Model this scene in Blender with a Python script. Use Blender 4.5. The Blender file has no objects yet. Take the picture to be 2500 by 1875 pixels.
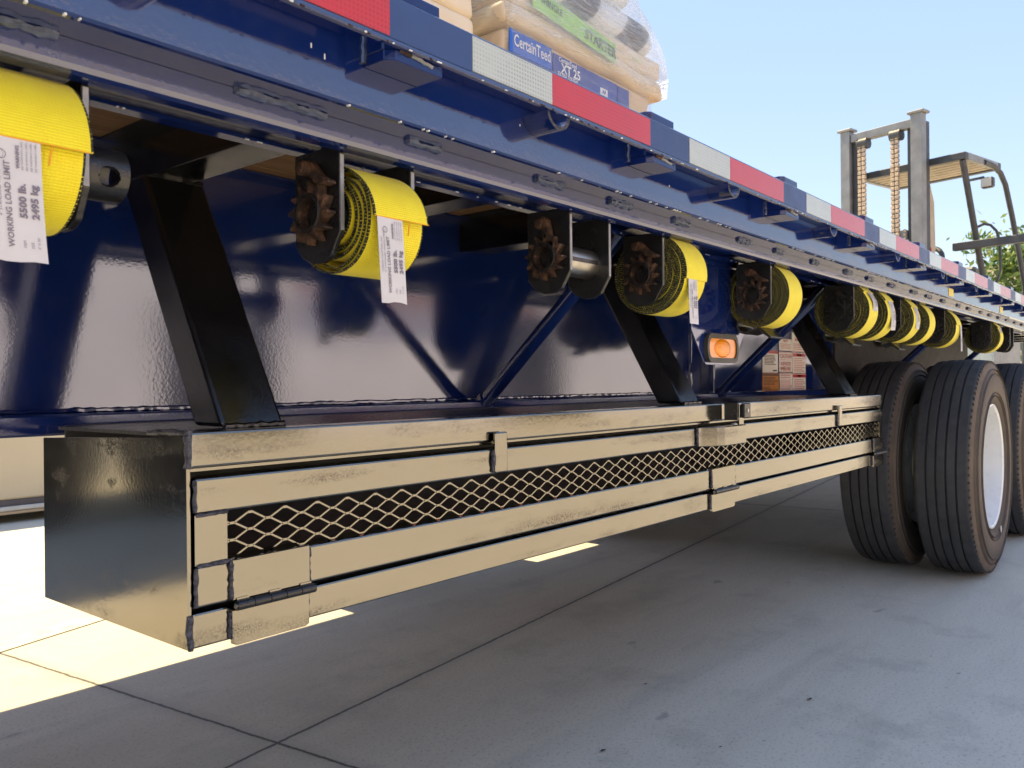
import bpy, bmesh, math, random
from mathutils import Vector, Matrix
R = math.radians
sc = bpy.context.scene
C = sc.collection
rnd = random.Random(7)

# ------------------------------------------------------------------ camera
YAW = R(39.487); ROLL = R(0.55)
cam_d = bpy.data.cameras.new('camera'); cam = bpy.data.objects.new('camera', cam_d); C.objects.link(cam)
cam_d.sensor_width = 36; cam_d.lens = 29.213; cam_d.clip_start = 0.02; cam_d.clip_end = 3000
fw = Vector((math.cos(YAW), math.sin(YAW), 0)); r0 = Vector((math.sin(YAW), -math.cos(YAW), 0)); z0 = Vector((0, 0, 1))
rt = r0*math.cos(ROLL) - z0*math.sin(ROLL); up = r0*math.sin(ROLL) + z0*math.cos(ROLL)
m = Matrix.Identity(4)
for i in range(3):
    m[i][0] = rt[i]; m[i][1] = up[i]; m[i][2] = -fw[i]
m.translation = (0, -0.76, 0.95)
cam.matrix_world = m
cam_d.dof.use_dof = True; cam_d.dof.focus_distance = 1.7; cam_d.dof.aperture_fstop = 13
sc.camera = cam

# ------------------------------------------------------------------ light
SUN_EL = R(61); SUN_AZ = R(86)        # azimuth measured from +X towards +Y
w = bpy.data.worlds.new('World'); sc.world = w; w.use_nodes = True
nt = w.node_tree; bg = nt.nodes['Background']
sky = nt.nodes.new('ShaderNodeTexSky'); sky.sky_type = 'NISHITA'; sky.sun_disc = False
sky.sun_elevation = SUN_EL; sky.sun_rotation = math.pi/2 - SUN_AZ
sky.air_density = 1.0; sky.dust_density = 0.3; sky.ozone_density = 1.0; sky.altitude = 200
hs = nt.nodes.new('ShaderNodeHueSaturation'); hs.inputs['Saturation'].default_value = 2.45; hs.inputs['Value'].default_value = 1.36; hs.inputs['Hue'].default_value = .517
gm = nt.nodes.new('ShaderNodeGamma'); gm.inputs[1].default_value = 0.25
nt.links.new(sky.outputs[0], gm.inputs[0]); nt.links.new(gm.outputs[0], hs.inputs['Color']); nt.links.new(hs.outputs[0], bg.inputs[0])
bg.inputs[1].default_value = 0.135
sun_d = bpy.data.lights.new('sun', 'SUN'); sun_d.energy = 2.0; sun_d.angle = R(0.5); sun_d.color = (1.0, 0.79, 0.46)
sun = bpy.data.objects.new('sun', sun_d); C.objects.link(sun); sun.location = (0, 20, 30)
sdir = Vector((math.cos(SUN_EL)*math.cos(SUN_AZ), math.cos(SUN_EL)*math.sin(SUN_AZ), math.sin(SUN_EL)))
sun.rotation_euler = sdir.to_track_quat('Z', 'Y').to_euler()
sc.view_settings.view_transform = 'Standard'; sc.view_settings.look = 'None'
sc.view_settings.exposure = 2.15; sc.view_settings.gamma = 1
sc.render.engine = 'CYCLES'
sc.cycles.use_denoising = True
sc.cycles.max_bounces = 8; sc.cycles.caustics_reflective = False; sc.cycles.caustics_refractive = False

# ------------------------------------------------------------------ materials
class N:
    """small node-tree helper"""
    def __init__(s, name):
        s.m = bpy.data.materials.new(name); s.m.use_nodes = True
        s.t = s.m.node_tree; s.b = s.t.nodes['Principled BSDF']; s._tc = None
    def n(s, typ, **kw):
        x = s.t.nodes.new(typ)
        for k, v in kw.items():
            if k.startswith('_'): setattr(x, k[1:], v)
            else: s.put(x.inputs[k.replace('__', ' ')], v)
        return x
    def put(s, sock, v):
        if hasattr(v, 'is_output') or isinstance(v, bpy.types.NodeSocket): s.t.links.new(v, sock)
        elif isinstance(v, (tuple, list)) and len(v) == 3 and sock.type == 'RGBA': sock.default_value = (*v, 1)
        else: sock.default_value = v
    def co(s, kind='Object'):
        if s._tc is None: s._tc = s.t.nodes.new('ShaderNodeTexCoord')
        return s._tc.outputs[kind]
    def map(s, scale=(1, 1, 1), rot=(0, 0, 0), loc=(0, 0, 0), kind='Object'):
        x = s.t.nodes.new('ShaderNodeMapping'); s.t.links.new(s.co(kind), x.inputs[0])
        x.inputs['Scale'].default_value = scale; x.inputs['Rotation'].default_value = rot; x.inputs['Location'].default_value = loc
        return x.outputs[0]
    def noise(s, scale, detail=4, rough=.55, vec=None, dist=0):
        x = s.n('ShaderNodeTexNoise', Vector=vec or s.co(), Scale=scale, Detail=detail, Roughness=rough, Distortion=dist)
        return x.outputs['Fac']
    def ramp(s, fac, stops):
        x = s.t.nodes.new('ShaderNodeValToRGB'); s.t.links.new(fac, x.inputs[0])
        e = x.color_ramp.elements
        while len(e) < len(stops): e.new(.5)
        for i, (p, c) in enumerate(stops):
            e[i].position = p
            e[i].color = (*c, 1) if isinstance(c, (tuple, list)) else (c, c, c, 1)
        return x.outputs[0]
    def math(s, op, a, b=None, c=None):
        x = s.t.nodes.new('ShaderNodeMath'); x.operation = op
        for i, v in enumerate((a, b, c)):
            if v is not None: s.put(x.inputs[i], v)
        return x.outputs[0]
    def mix(s, fac, a, b, mode='MIX'):
        x = s.t.nodes.new('ShaderNodeMix'); x.data_type = 'RGBA'; x.blend_type = mode
        s.put(x.inputs[0], fac); s.put(x.inputs[6], a); s.put(x.inputs[7], b)
        return x.outputs[2]
    def sep(s, v):
        x = s.t.nodes.new('ShaderNodeSeparateXYZ'); s.t.links.new(v, x.inputs[0]); return x.outputs
    def bump(s, h, strength=.2, dist=.01):
        x = s.n('ShaderNodeBump', Height=h, Strength=strength, Distance=dist)
        s.t.links.new(x.outputs[0], s.b.inputs['Normal'])
    def set(s, **kw):
        for k, v in kw.items():
            s.put(s.b.inputs[{'base': 'Base Color', 'rough': 'Roughness', 'metal': 'Metallic', 'ior': 'IOR', 'spec': 'Specular IOR Level',
                              'coat': 'Coat Weight', 'coatr': 'Coat Roughness', 'coati': 'Coat IOR', 'alpha': 'Alpha', 'trans': 'Transmission Weight'}[k]], v)
        return s

M = {}
def simple(name, col, rough=.5, metal=0, var=.25, scale=12, bump=0, bscale=60, **kw):
    n = N(name)
    f = n.noise(scale, 5)
    lo = tuple(c*(1-var) for c in col); hi = tuple(min(1, c*(1+var)) for c in col)
    n.set(base=n.ramp(f, [(.3, lo), (.7, hi)]), rough=n.ramp(n.noise(scale*2.3, 4), [(.3, max(0, rough-.07)), (.7, min(1, rough+.07))]), metal=metal, **kw)
    if bump: n.bump(n.noise(bscale, 4), bump, .01)
    M[name] = n.m; return n.m

# blue gloss paint: dark blue with a strong clear reflection and orange-peel
def blue_paint(name, peel, bscale, ior=1.9):
    n = N(name)
    chips = n.ramp(n.noise(55, 6, .7), [(.755, 0.0), (.77, 1.0)])
    dust = n.noise(3, 6, .65)
    base = n.ramp(dust, [(.3, (.004, .014, .095)), (.75, (.007, .023, .14))])
    base = n.mix(n.ramp(n.noise(38, 8, .75), [(.52, 0.), (.75, .07)]), base, (.16, .17, .20))
    base = n.mix(n.math('MULTIPLY', chips, .6), base, (.30, .33, .36))
    n.set(base=base, rough=n.ramp(n.noise(5, 5), [(.3, .05), (.75, .13)]), ior=ior)
    n.bump(n.noise(bscale, 3, .5), peel, .002)
    M[name] = n.m
blue_paint('blue_paint', .04, 130, 2.15)
blue_paint('blue_dull', .04, 130, 1.55)
blue_paint('blue_web', .04, 190, 2.5)
simple('blue_gap', (.022, .055, .175), .45, var=.12, scale=8)
# black gloss rack paint, near-mirror, with dull mill-scale patches low on the bars
n = N('black_gloss')
_, _, oz_ = n.sep(n.co())
def band(c_, w_): return n.math('MAXIMUM', n.math('SUBTRACT', 1., n.math('DIVIDE', n.math('ABSOLUTE', n.math('SUBTRACT', oz_, c_)), w_)), 0.)
bands = n.math('MAXIMUM', n.math('MAXIMUM', band(.622, .016), band(.676, .016)), n.math('MAXIMUM', band(.815, .014), band(.866, .024)))
wear = n.ramp(n.math('ADD', n.noise(7, 9, .66, n.map((.35, 1.2, 1.6))), n.math('MULTIPLY', bands, .085)), [(.56, 0), (.70, .8)])
sp = n.ramp(n.noise(330, 5, .75), [(.43, 0), (.56, 1)])
wf = n.math('MULTIPLY', wear, sp)
n.set(base=n.mix(wf, (.25, .238, .215), (.095, .080, .070)), metal=1.0, rough=n.math('ADD', n.ramp(n.noise(4, 6), [(.3, .07), (.8, .15)]), n.math('MULTIPLY', wf, .3)))
n.bump(n.noise(160, 3, .5), .022, .002)
M['black_gloss'] = n.m
simple('black_paint', (.010, .010, .011), .32, var=.4, scale=18, bump=.12, bscale=140, ior=1.6)
simple('black_strut', (.006, .006, .007), .2, var=.2, scale=10, bump=.03, bscale=160, ior=1.6)
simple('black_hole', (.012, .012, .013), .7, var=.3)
simple('interior_black', (.075, .073, .075), .55, var=.3, scale=6)
simple('cut_steel', (.30, .31, .32), .42, metal=.6, var=.25, scale=40)
simple('bare_steel', (.42, .40, .37), .34, metal=1, var=.25, scale=30)
simple('weld', (.10, .10, .12), .38, metal=.8, var=.5, scale=160, bump=.7, bscale=220)
simple('weld_blue', (.13, .15, .22), .18, metal=.6, var=.35, scale=90, bump=.25, bscale=120)
simple('chip', (.75, .76, .74), .6, var=.1)
n = N('rusty_iron')
f = n.noise(45, 8, .7)
n.set(base=n.ramp(f, [(.34, (.012, .010, .010)), (.48, (.050, .029, .020)), (.60, (.16, .085, .052)), (.74, (.045, .034, .029))]), metal=.35, rough=n.ramp(n.noise(70, 5), [(.3, .4), (.7, .75)]))
n.bump(n.noise(180, 6, .7), .5, .003); M['rusty_iron'] = n.m
simple('black_iron', (.020, .018, .018), .38, metal=.5, var=.6, scale=60, bump=.35, bscale=170)
# webbing : u runs along the strap in metres, v across
n = N('yellow_webbing')
uv = n.co('UV'); u_, v_, _ = n.sep(uv)
ribs = n.math('SINE', n.math('MULTIPLY', u_, 2100.))
wv = n.math('SINE', n.math('MULTIPLY', v_, 1600.))
f = n.noise(26, 5)
base = n.ramp(f, [(.3, (.84, .70, .006)), (.7, (.92, .82, .014))])
base = n.mix(n.ramp(ribs, [(.0, .20), (.5, 0.)]), base, (.50, .34, .002))
n.set(base=base, rough=.62)
n.b.inputs['Sheen Weight'].default_value = .15
n.bump(n.math('ADD', ribs, n.math('MULTIPLY', wv, .5)), .35, .001); M['yellow_webbing'] = n.m
n = N('webbing_edge')
u_, v_, _ = n.sep(n.co('UV'))
fl = n.math('MULTIPLY', n.math('GREATER_THAN', n.math('FRACT', n.math('ADD', n.math('MULTIPLY', u_, 210.), n.math('MULTIPLY', n.noise(90, 2), .6))), .78),
            n.math('GREATER_THAN', n.noise(420, 2), .50))
n.set(base=n.mix(fl, (.009, .009, .008), (.62, .56, .09)), rough=.75); n.bump(n.noise(400, 3), .6, .002); M['webbing_edge'] = n.m
simple('orange_thread', (.80, .36, .01), .6, var=.1)
simple('tag_white', (.58, .58, .63), .7, var=.04, scale=30)
simple('tag_ink', (.20, .18, .24), .8, var=.1)
# reflective tape
def tape(name, col, dark):
    n = N(name)
    br = n.n('ShaderNodeTexBrick', Vector=n.map((1, 1, 1), (R(90), 0, 0)), Scale=1.0)
    br.offset = 0; br.inputs['Brick Width'].default_value = .0062; br.inputs['Row Height'].default_value = .0062
    br.inputs['Mortar Size'].default_value = .0016; br.inputs['Mortar Smooth'].default_value = .3
    n.put(br.inputs['Color1'], dark); n.put(br.inputs['Color2'], tuple(c*1.05 for c in dark)); n.put(br.inputs['Mortar'], col)
    f = n.ramp(n.noise(7, 4), [(.42, 0.), (.6, .8)])
    c2 = n.mix(f, br.outputs['Color'], col)
    c2 = n.mix(n.ramp(n.noise(30, 8, .75, n.map((1, 1, 2.2))), [(.52, 0.), (.72, .35)]), c2, tuple(c*.45+.03 for c in col))
    n.set(base=c2, rough=.25, ior=1.5, coat=.3)
    M[name] = n.m
tape('tape_red', (.48, .024, .030), (.38, .014, .019))
tape('tape_white', (.44, .48, .47), (.30, .33, .33))
# wood
def wood(name, a, b, axis=0):
    n = N(name)
    sc_ = [9, 9, 9]; sc_[axis] = .7
    f = n.noise(3, 8, .65, n.map(tuple(sc_)), 1.0)
    n.set(base=n.ramp(f, [(.3, a), (.7, b)]), rough=.75); n.bump(f, .2, .005); M[name] = n.m
wood('deck_wood', (.20, .11, .05), (.33, .20, .10), 0)
wood('pallet_wood', (.42, .29, .16), (.60, .44, .27), 0)
# concrete
n = N('concrete')
v = n.map((1, 1, 1), (0, 0, R(-7)))
big = n.noise(.55, 6, .6, v); mid = n.noise(3.2, 8, .68, v); fine = n.noise(95, 6, .7, v)
streak = n.noise(1.6, 7, .65, n.map((.5, 3.2, 1), (0, 0, R(-7))))
col = n.ramp(big, [(.32, (.62, .58, .475)), (.68, (.74, .69, .57))])
col = n.mix(.55, col, n.ramp(streak, [(.3, (.60, .565, .465)), (.7, (.77, .72, .60))]))
col = n.mix(n.ramp(mid, [(.30, .75), (.48, 0.)]), col, (.49, .46, .38))
col = n.mix(n.ramp(n.noise(1.3, 5, .6, n.map((1, 1.7, 1), (0, 0, .6), (3.1, 1.7, 0))), [(.62, 0), (.74, .35)]), col, (.55, .47, .34))
spots = n.ramp(n.noise(4.1, 3, .5, n.map((.8, 1.5, 1), (0, 0, .3), (7, 2, 0))), [(.71, 0.), (.74, .6)])
col = n.mix(spots, col, (.29, .285, .275))
smear = n.ramp(n.noise(2.4, 6, .6, n.map((.35, 2.6, 1), (0, 0, R(-24)), (1, 5, 0))), [(.56, 0.), (.66, .18)])
col = n.mix(smear, col, (.36, .345, .32))
drip = n.n('ShaderNodeTexVoronoi', Vector=n.map((1, 1.3, 1), (0, 0, .4)), Scale=2.2)
dm = n.math('MULTIPLY', n.ramp(n.math('ADD', drip.outputs['Distance'], n.math('MULTIPLY', n.noise(24, 4), .10)), [(.085, 1.), (.125, 0.)]), n.ramp(n.noise(1.9, 2), [(.48, 0), (.6, .55)]))
col = n.mix(dm, col, (.26, .25, .235))
gr2 = n.noise(260, 3, .6, v)
col = n.mix(n.ramp(gr2, [(.36, .18), (.48, 0.), (.56, 0.), (.66, .15)]), col, n.ramp(gr2, [(.48, (.30, .29, .27)), (.52, (.86, .84, .79))]))
col = n.mix(n.ramp(fine, [(.34, .45), (.47, 0.), (.61, 0.), (.69, .4)]), col, n.ramp(fine, [(.45, (.22, .22, .21)), (.55, (.60, .59, .57))]))
grit = n.n('ShaderNodeTexVoronoi', Vector=v, Scale=46.); grit.inputs['Randomness'].default_value = 1
pit = n.ramp(grit.outputs['Distance'], [(.05, 1.), (.09, 0.)])
pit = n.math('MULTIPLY', pit, n.ramp(n.noise(11, 3, .6, v), [(.5, 0), (.62, 1)]))
col = n.mix(n.math('MULTIPLY', pit, .6), col, (.09, .088, .085))
# sawn joints, 7 degrees off the trailer
wob = n.math('MULTIPLY', n.math('SUBTRACT', n.noise(17, 6, .75, v), .5), .016)
x_, y_, _ = n.sep(v)
def joint(coord, off, period):
    d = n.math('SUBTRACT', n.math('ADD', coord, wob), off)
    d = n.math('ABSOLUTE', n.math('SUBTRACT', n.math('FRACT', n.math('ADD', n.math('DIVIDE', d, period), .5)), .5))
    return n.math('MULTIPLY', d, period)
JX = 1.305*math.cos(R(7)) + 1.136*math.sin(R(7)); JY = -1.305*math.sin(R(7)) + 1.136*math.cos(R(7))
d = n.math('MINIMUM', joint(x_, JX, 4.90), joint(y_, JY, 4.90))
jm = n.ramp(d, [(.0026, 1.), (.0058, 0.)])
halo = n.ramp(d, [(.004, .35), (.05, 0.)])
col = n.mix(halo, col, (.36, .35, .32))
col = n.mix(jm, col, (.035, .034, .032))
n.set(base=col, rough=n.ramp(mid, [(.3, .62), (.7, .82)]), spec=.35)
h = n.math('SUBTRACT', n.math('ADD', n.math('MULTIPLY', fine, .6), n.math('MULTIPLY', mid, .4)), n.math('MULTIPLY', jm, 2.5))
n.bump(h, .35, .004); M['concrete'] = n.m
simple('road_paint', (.62, .60, .52), .8, var=.2, scale=14)
# rubber
n = N('tread_rubber')
n.set(base=n.ramp(n.noise(20, 6, .65), [(.3, (.030, .031, .034)), (.7, (.055, .055, .058))]), rough=.68)
n.bump(n.noise(240, 4), .25, .002); M['tread_rubber'] = n.m
n = N('sidewall_rubber')
ox, oy, oz = n.sep(n.co())
rad = n.math('SQRT', n.math('ADD', n.math('MULTIPLY', ox, ox), n.math('MULTIPLY', oz, oz)))
nz = n.math('MULTIPLY', n.math('SUBTRACT', n.noise(26, 7, .7), .5), .045)
band = n.ramp(n.math('ADD', rad, nz), [(.30, .25), (.37, .75), (.44, .45), (.485, .95), (.508, .55), (.52, 0.)])
n.set(base=n.mix(n.math('MULTIPLY', band, n.ramp(n.noise(9, 5), [(.25, .55), (.7, 1.)])), (.040, .038, .037), (.165, .122, .088)), rough=.75)
n.bump(n.math('SINE', n.math('MULTIPLY', rad, 900.)), .12, .002); M['sidewall_rubber'] = n.m
simple('rim_white', (.74, .76, .77), .3, var=.06, scale=7, coat=.4)
# lamp
n = N('amber_lens')
n.set(base=(.92, .30, .002), rough=.12, coat=.4)
n.b.inputs['Subsurface Weight'].default_value = .35; n.b.inputs['Subsurface Radius'].default_value = (.02, .008, .001)
fx, fy, fz = n.sep(n.co())
n.bump(n.math('ADD', n.math('SINE', n.math('MULTIPLY', fx, 900.)), n.math('SINE', n.math('MULTIPLY', fz, 1200.))), .25, .001); M['amber_lens'] = n.m
simple('amber_reflector', (.84, .30, .05), .2, var=.1, scale=80, coat=.3)
simple('grommet_rubber', (.045, .043, .038), .5, var=.2)
# decals
for nm, c_ in dict(decal_white=(.80, .76, .72), decal_red=(.50, .045, .045), decal_orange=(.52, .20, .030), decal_line=(.60, .30, .27), decal_brown=(.12, .05, .02), decal_yellow=(.75, .58, .03)).items():
    simple(nm, c_, .4, var=.08, scale=14)
# load
n = N('kraft')
n.set(base=n.ramp(n.noise(5, 7, .6), [(.3, (.60, .46, .30)), (.7, (.76, .62, .43))]), rough=.55); n.bump(n.noise(18, 6), .5, .01); M['kraft'] = n.m
n = N('kraft_pale')
n.set(base=n.ramp(n.noise(4, 7, .6), [(.3, (.74, .60, .41)), (.7, (.84, .72, .53))]), rough=.6); n.bump(n.noise(14, 6), .5, .01); M['kraft_pale'] = n.m
n = N('swirl_print')
wv = n.n('ShaderNodeTexWave', Vector=n.map((1, 1, 1), (0, R(-38), 0)), Scale=1.15, Distortion=2.2, Detail=2.0); wv.inputs['Detail Scale'].default_value = .9
n.set(base=n.ramp(wv.outputs['Fac'], [(.30, (.055, .052, .045)), (.42, (.16, .15, .13)), (.50, (.70, .72, .71)), (.9, (.80, .83, .84))]), rough=.4); M['swirl_print'] = n.m
simple('label_blue', (.020, .12, .55), .35, var=.12, scale=6)
simple('label_navy', (.030, .065, .34), .35, var=.12, scale=6)
simple('label_green', (.34, .66, .13), .4, var=.12, scale=6)
simple('print_white', (.82, .84, .86), .5, var=.04)
simple('print_black', (.03, .035, .03), .5, var=.1)
# stretch film
n = N('stretch_film')
out = n.t.nodes['Material Output']
tr = n.t.nodes.new('ShaderNodeBsdfTransparent')
gl = n.n('ShaderNodeBsdfGlossy', Color=(1, 1, 1), Roughness=.18)
df = n.n('ShaderNodeBsdfDiffuse', Color=(.86, .90, .94)); tl = n.n('ShaderNodeBsdfTranslucent', Color=(.80, .88, .96))
s1 = n.noise(5, 8, .7, n.map((1.6, 1.6, 16), (0, R(14), 0)), .6)
a1 = n.t.nodes.new('ShaderNodeMixShader'); n.put(a1.inputs[0], .5); n.put(a1.inputs[1], df.outputs[0]); n.put(a1.inputs[2], tl.outputs[0])
a2 = n.t.nodes.new('ShaderNodeMixShader'); n.put(a2.inputs[0], .35); n.put(a2.inputs[1], a1.outputs[0]); n.put(a2.inputs[2], gl.outputs[0])
a3 = n.t.nodes.new('ShaderNodeMixShader'); _, _, fz_ = n.sep(n.co()); n.put(a3.inputs[0], n.math('MULTIPLY', n.ramp(s1, [(.30, .16), (.53, .44), (.74, .78)]), n.ramp(fz_, [(.58, .55), (.64, 1.0)]))); n.put(a3.inputs[1], tr.outputs[0]); n.put(a3.inputs[2], a2.outputs[0])
n.t.links.new(a3.outputs[0], out.inputs[0])
bp = n.n('ShaderNodeBump', Height=s1, Strength=.6, Distance=.02)
for q in (gl, df): n.t.links.new(bp.outputs[0], q.inputs['Normal'])
M['stretch_film'] = n.m
# forklift
simple('lift_grey', (.24, .25, .25), .5, var=.22, scale=5, metal=.1)
simple('lift_dark', (.055, .06, .065), .5, var=.25, scale=6)
simple('lift_tan', (.44, .37, .27), .7, var=.18, scale=7)  # plain tan tone for guard slats, gussets and steering column
simple('lift_chain', (.55, .43, .30), .5, var=.45, scale=55, metal=.3, bump=.6, bscale=80)
simple('chrome', (.75, .76, .78), .12, metal=1, var=.05)
simple('lamp_glass', (.50, .48, .40), .15, var=.1, coat=1)
simple('red_decal', (.55, .05, .05), .5, var=.1)
# surroundings
simple('leaf_green', (.090, .165, .030), .5, var=.55, scale=1.1)
simple('leaf_light', (.20, .27, .055), .5, var=.35, scale=1.3)
simple('bark', (.14, .10, .07), .85, var=.3, scale=6, bump=.5, bscale=12)
simple('stucco', (.58, .53, .46), .85, var=.08, scale=.8)
simple('stucco_beige', (.66, .56, .42), .85, var=.08, scale=.8)
simple('store_wall', (.72, .72, .88), .85, var=.10, scale=.35)
simple('store_dark', (.05, .05, .06), .3, var=.3, scale=.6)
simple('store_red', (.50, .10, .08), .6, var=.15, scale=.6)
simple('carton', (.58, .50, .36), .75, var=.10, scale=1.2)
simple('carton_strip', (.10, .09, .10), .7, var=.2)
simple('sheet_white', (.60, .58, .53), .7, var=.1)
simple('dry_leaf', (.030, .026, .022), .9, var=.4, scale=40)
simple('van_white', (.72, .72, .72), .3, var=.05)

# ------------------------------------------------------------------ mesh helpers
class MB:
    def __init__(s): s.bm = bmesh.new(); s.mats = []; s.uv = None
    def mi(s, mat):
        mm = M[mat]
        if mm not in s.mats: s.mats.append(mm)
        return s.mats.index(mm)
    def face(s, vs, mi, smooth=False):
        try: f = s.bm.faces.new(vs)
        except ValueError: return None
        f.material_index = mi; f.smooth = smooth; return f
    def box(s, a, b, mat, bev=0, mtx=None, seg=1):
        i = s.mi(mat); t = bmesh.new()
        x0, y0, z0_ = a; x1, y1, z1 = b
        vs = [t.verts.new(p) for p in ((x0,y0,z0_),(x1,y0,z0_),(x1,y1,z0_),(x0,y1,z0_),(x0,y0,z1),(x1,y0,z1),(x1,y1,z1),(x0,y1,z1))]
        for q in ((3,2,1,0),(4,5,6,7),(0,1,5,4),(1,2,6,5),(2,3,7,6),(3,0,4,7)): t.faces.new([vs[k] for k in q])
        if bev: bmesh.ops.bevel(t, geom=t.edges[:], offset=bev, segments=seg, affect='EDGES', profile=.5)
        s.add(t, i, mtx); return s
    def add(s, t, i, mtx=None, smooth=False):
        if mtx: bmesh.ops.transform(t, matrix=mtx, verts=t.verts)
        mp = {}
        for v in t.verts: mp[v] = s.bm.verts.new(v.co)
        for f in t.faces:
            g = s.face([mp[v] for v in f.verts], i, smooth or f.smooth)
        t.free()
    def prism(s, poly, axis, a, b, mat, bev=0, mtx=None, seg=1):
        """poly: 2-D outline; axis: 0 -> (y,z) swept in x, 1 -> (x,z) swept in y, 2 -> (x,y) swept in z"""
        i = s.mi(mat); t = bmesh.new()
        def P(p, k): return {0: (k, p[0], p[1]), 1: (p[0], k, p[1]), 2: (p[0], p[1], k)}[axis]
        A = [t.verts.new(P(p, a)) for p in poly]; B = [t.verts.new(P(p, b)) for p in poly]; nn = len(poly)
        t.faces.new(A[::-1]); t.faces.new(B)
        for k in range(nn): t.faces.new((A[k], A[(k+1) % nn], B[(k+1) % nn], B[k]))
        bmesh.ops.recalc_face_normals(t, faces=t.faces[:])
        if bev: bmesh.ops.bevel(t, geom=t.edges[:], offset=bev, segments=seg, affect='EDGES', profile=.5)
        s.add(t, i, mtx); return s
    def tube(s, pts, r, mat, seg=12, cap=True, smooth=True):
        i = s.mi(mat); pts = [Vector(p) for p in pts]; rings = []
        for k, p in enumerate(pts):
            d_ = (pts[min(k+1, len(pts)-1)] - pts[max(k-1, 0)]).normalized()
            q = d_.to_track_quat('Z', 'Y').to_matrix() if k == 0 else None
            if k == 0: xa = q.col[0].copy()
            xa = (xa - d_*xa.dot(d_)).normalized(); ya = d_.cross(xa)
            rr = r[k] if isinstance(r, (list, tuple)) else r
            rings.append([s.bm.verts.new(p + (xa*math.cos(2*math.pi*j/seg) + ya*math.sin(2*math.pi*j/seg))*rr) for j in range(seg)])
        for A, B in zip(rings, rings[1:]):
            for j in range(seg): s.face((A[j], A[(j+1) % seg], B[(j+1) % seg], B[j]), i, smooth)
        if cap: s.face(rings[0][::-1], i); s.face(rings[-1], i)
        return s
    def lathe(s, prof, axis, mats, seg=48, centre=(0, 0, 0), closed=False, smooth=True):
        """prof: list of (a, r); axis 0/1; mats: one per profile segment or a single name"""
        rings = []
        for a, r in prof:
            ring = []
            for j in range(seg):
                t = 2*math.pi*j/seg; cx, cz = r*math.cos(t), r*math.sin(t)
                p = (a, cx, cz) if axis == 0 else (cx, a, cz)
                ring.append(s.bm.verts.new(Vector(p) + Vector(centre)))
            rings.append(ring)
        nn = len(prof)
        for k in range(nn if closed else nn-1):
            mi = s.mi(mats if isinstance(mats, str) else mats[k]); A, B = rings[k], rings[(k+1) % nn]
            for j in range(seg): s.face((A[j], A[(j+1) % seg], B[(j+1) % seg], B[j]), mi, smooth)
        return s
    def bead(s, p0, p1, r, mat, step=.009, seed=1):
        """a lumpy weld bead"""
        q = random.Random(seed); p0, p1 = Vector(p0), Vector(p1); L = (p1-p0).length; k = max(3, int(L/step))
        pts = [p0.lerp(p1, j/k) + Vector((q.uniform(-1, 1), q.uniform(-1, 1), q.uniform(-1, 1)))*r*.25 for j in range(k+1)]
        return s.tube(pts, [r*q.uniform(.75, 1.2) for _ in pts], mat, 7)
    def text(s, txt, size, mat, mtx, align='LEFT', bold=0, sx=1.0, warp=None):
        i = s.mi(mat); cu = bpy.data.curves.new('t', 'FONT'); cu.body = txt; cu.size = size; cu.align_x = align; cu.align_y = 'CENTER'
        cu.resolution_u = 2; cu.offset = bold
        o = bpy.data.objects.new('t', cu); C.objects.link(o)
        dg = bpy.context.evaluated_depsgraph_get(); me = bpy.data.meshes.new_from_object(o.evaluated_get(dg))
        bpy.data.objects.remove(o); bpy.data.curves.remove(cu)
        t = bmesh.new(); t.from_mesh(me); bpy.data.meshes.remove(me)
        bmesh.ops.transform(t, matrix=mtx @ Matrix.Diagonal((sx, 1, 1, 1)), verts=t.verts)
        if warp:
            for v in t.verts: v.co = warp(v.co)
        s.add(t, i); return s
    def build(s, name, parent=None, loc=None, fix=True, uvf=None, smooth_angle=None):
        if fix: bmesh.ops.recalc_face_normals(s.bm, faces=s.bm.faces[:])
        me = bpy.data.meshes.new(name)
        for mm in s.mats: me.materials.append(mm)
        s.bm.to_mesh(me); s.bm.free()
        fl = [False]*len(me.polygons); me.polygons.foreach_get('use_smooth', fl)
        if any(fl):
            me.set_sharp_from_angle(angle=R(38)); me.polygons.foreach_set('use_smooth', fl)
        o = bpy.data.objects.new(name, me); C.objects.link(o)
        if loc is not None: o.location = loc
        if parent is not None: o.parent = parent
        return o
def empty(name, loc, label, cat, group=None, rz=0):
    o = bpy.data.objects.new(name, None); C.objects.link(o); o.location = loc; o.rotation_euler = (0, 0, rz)
    o.empty_display_size = .1
    return tag(o, label, cat, group)
def tag(o, label, cat, group=None):
    o['label'] = label; o['category'] = cat
    if group: o['group'] = group
    return o
def structure(o, label=None, cat=None, kind='structure'):
    o['kind'] = kind
    if label: tag(o, label, cat)
    return o
def copy_tree(o, parent=None):
    c_ = o.copy(); C.objects.link(c_); c_.parent = parent
    for ch in list(o.children): copy_tree(ch, c_)
    return c_
def frame(o, xa, ya):
    """matrix with local x -> xa, local y -> ya"""
    xa = Vector(xa).normalized(); ya = Vector(ya).normalized(); za = xa.cross(ya); mm = Matrix.Identity(4)
    for k in range(3): mm[k][0] = xa[k]; mm[k][1] = ya[k]; mm[k][2] = za[k]
    mm.translation = o; return mm
def FACE(x, y, z): return frame((x, y, z), (1, 0, 0), (0, 0, 1))      # text on a face looking to -Y

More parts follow.
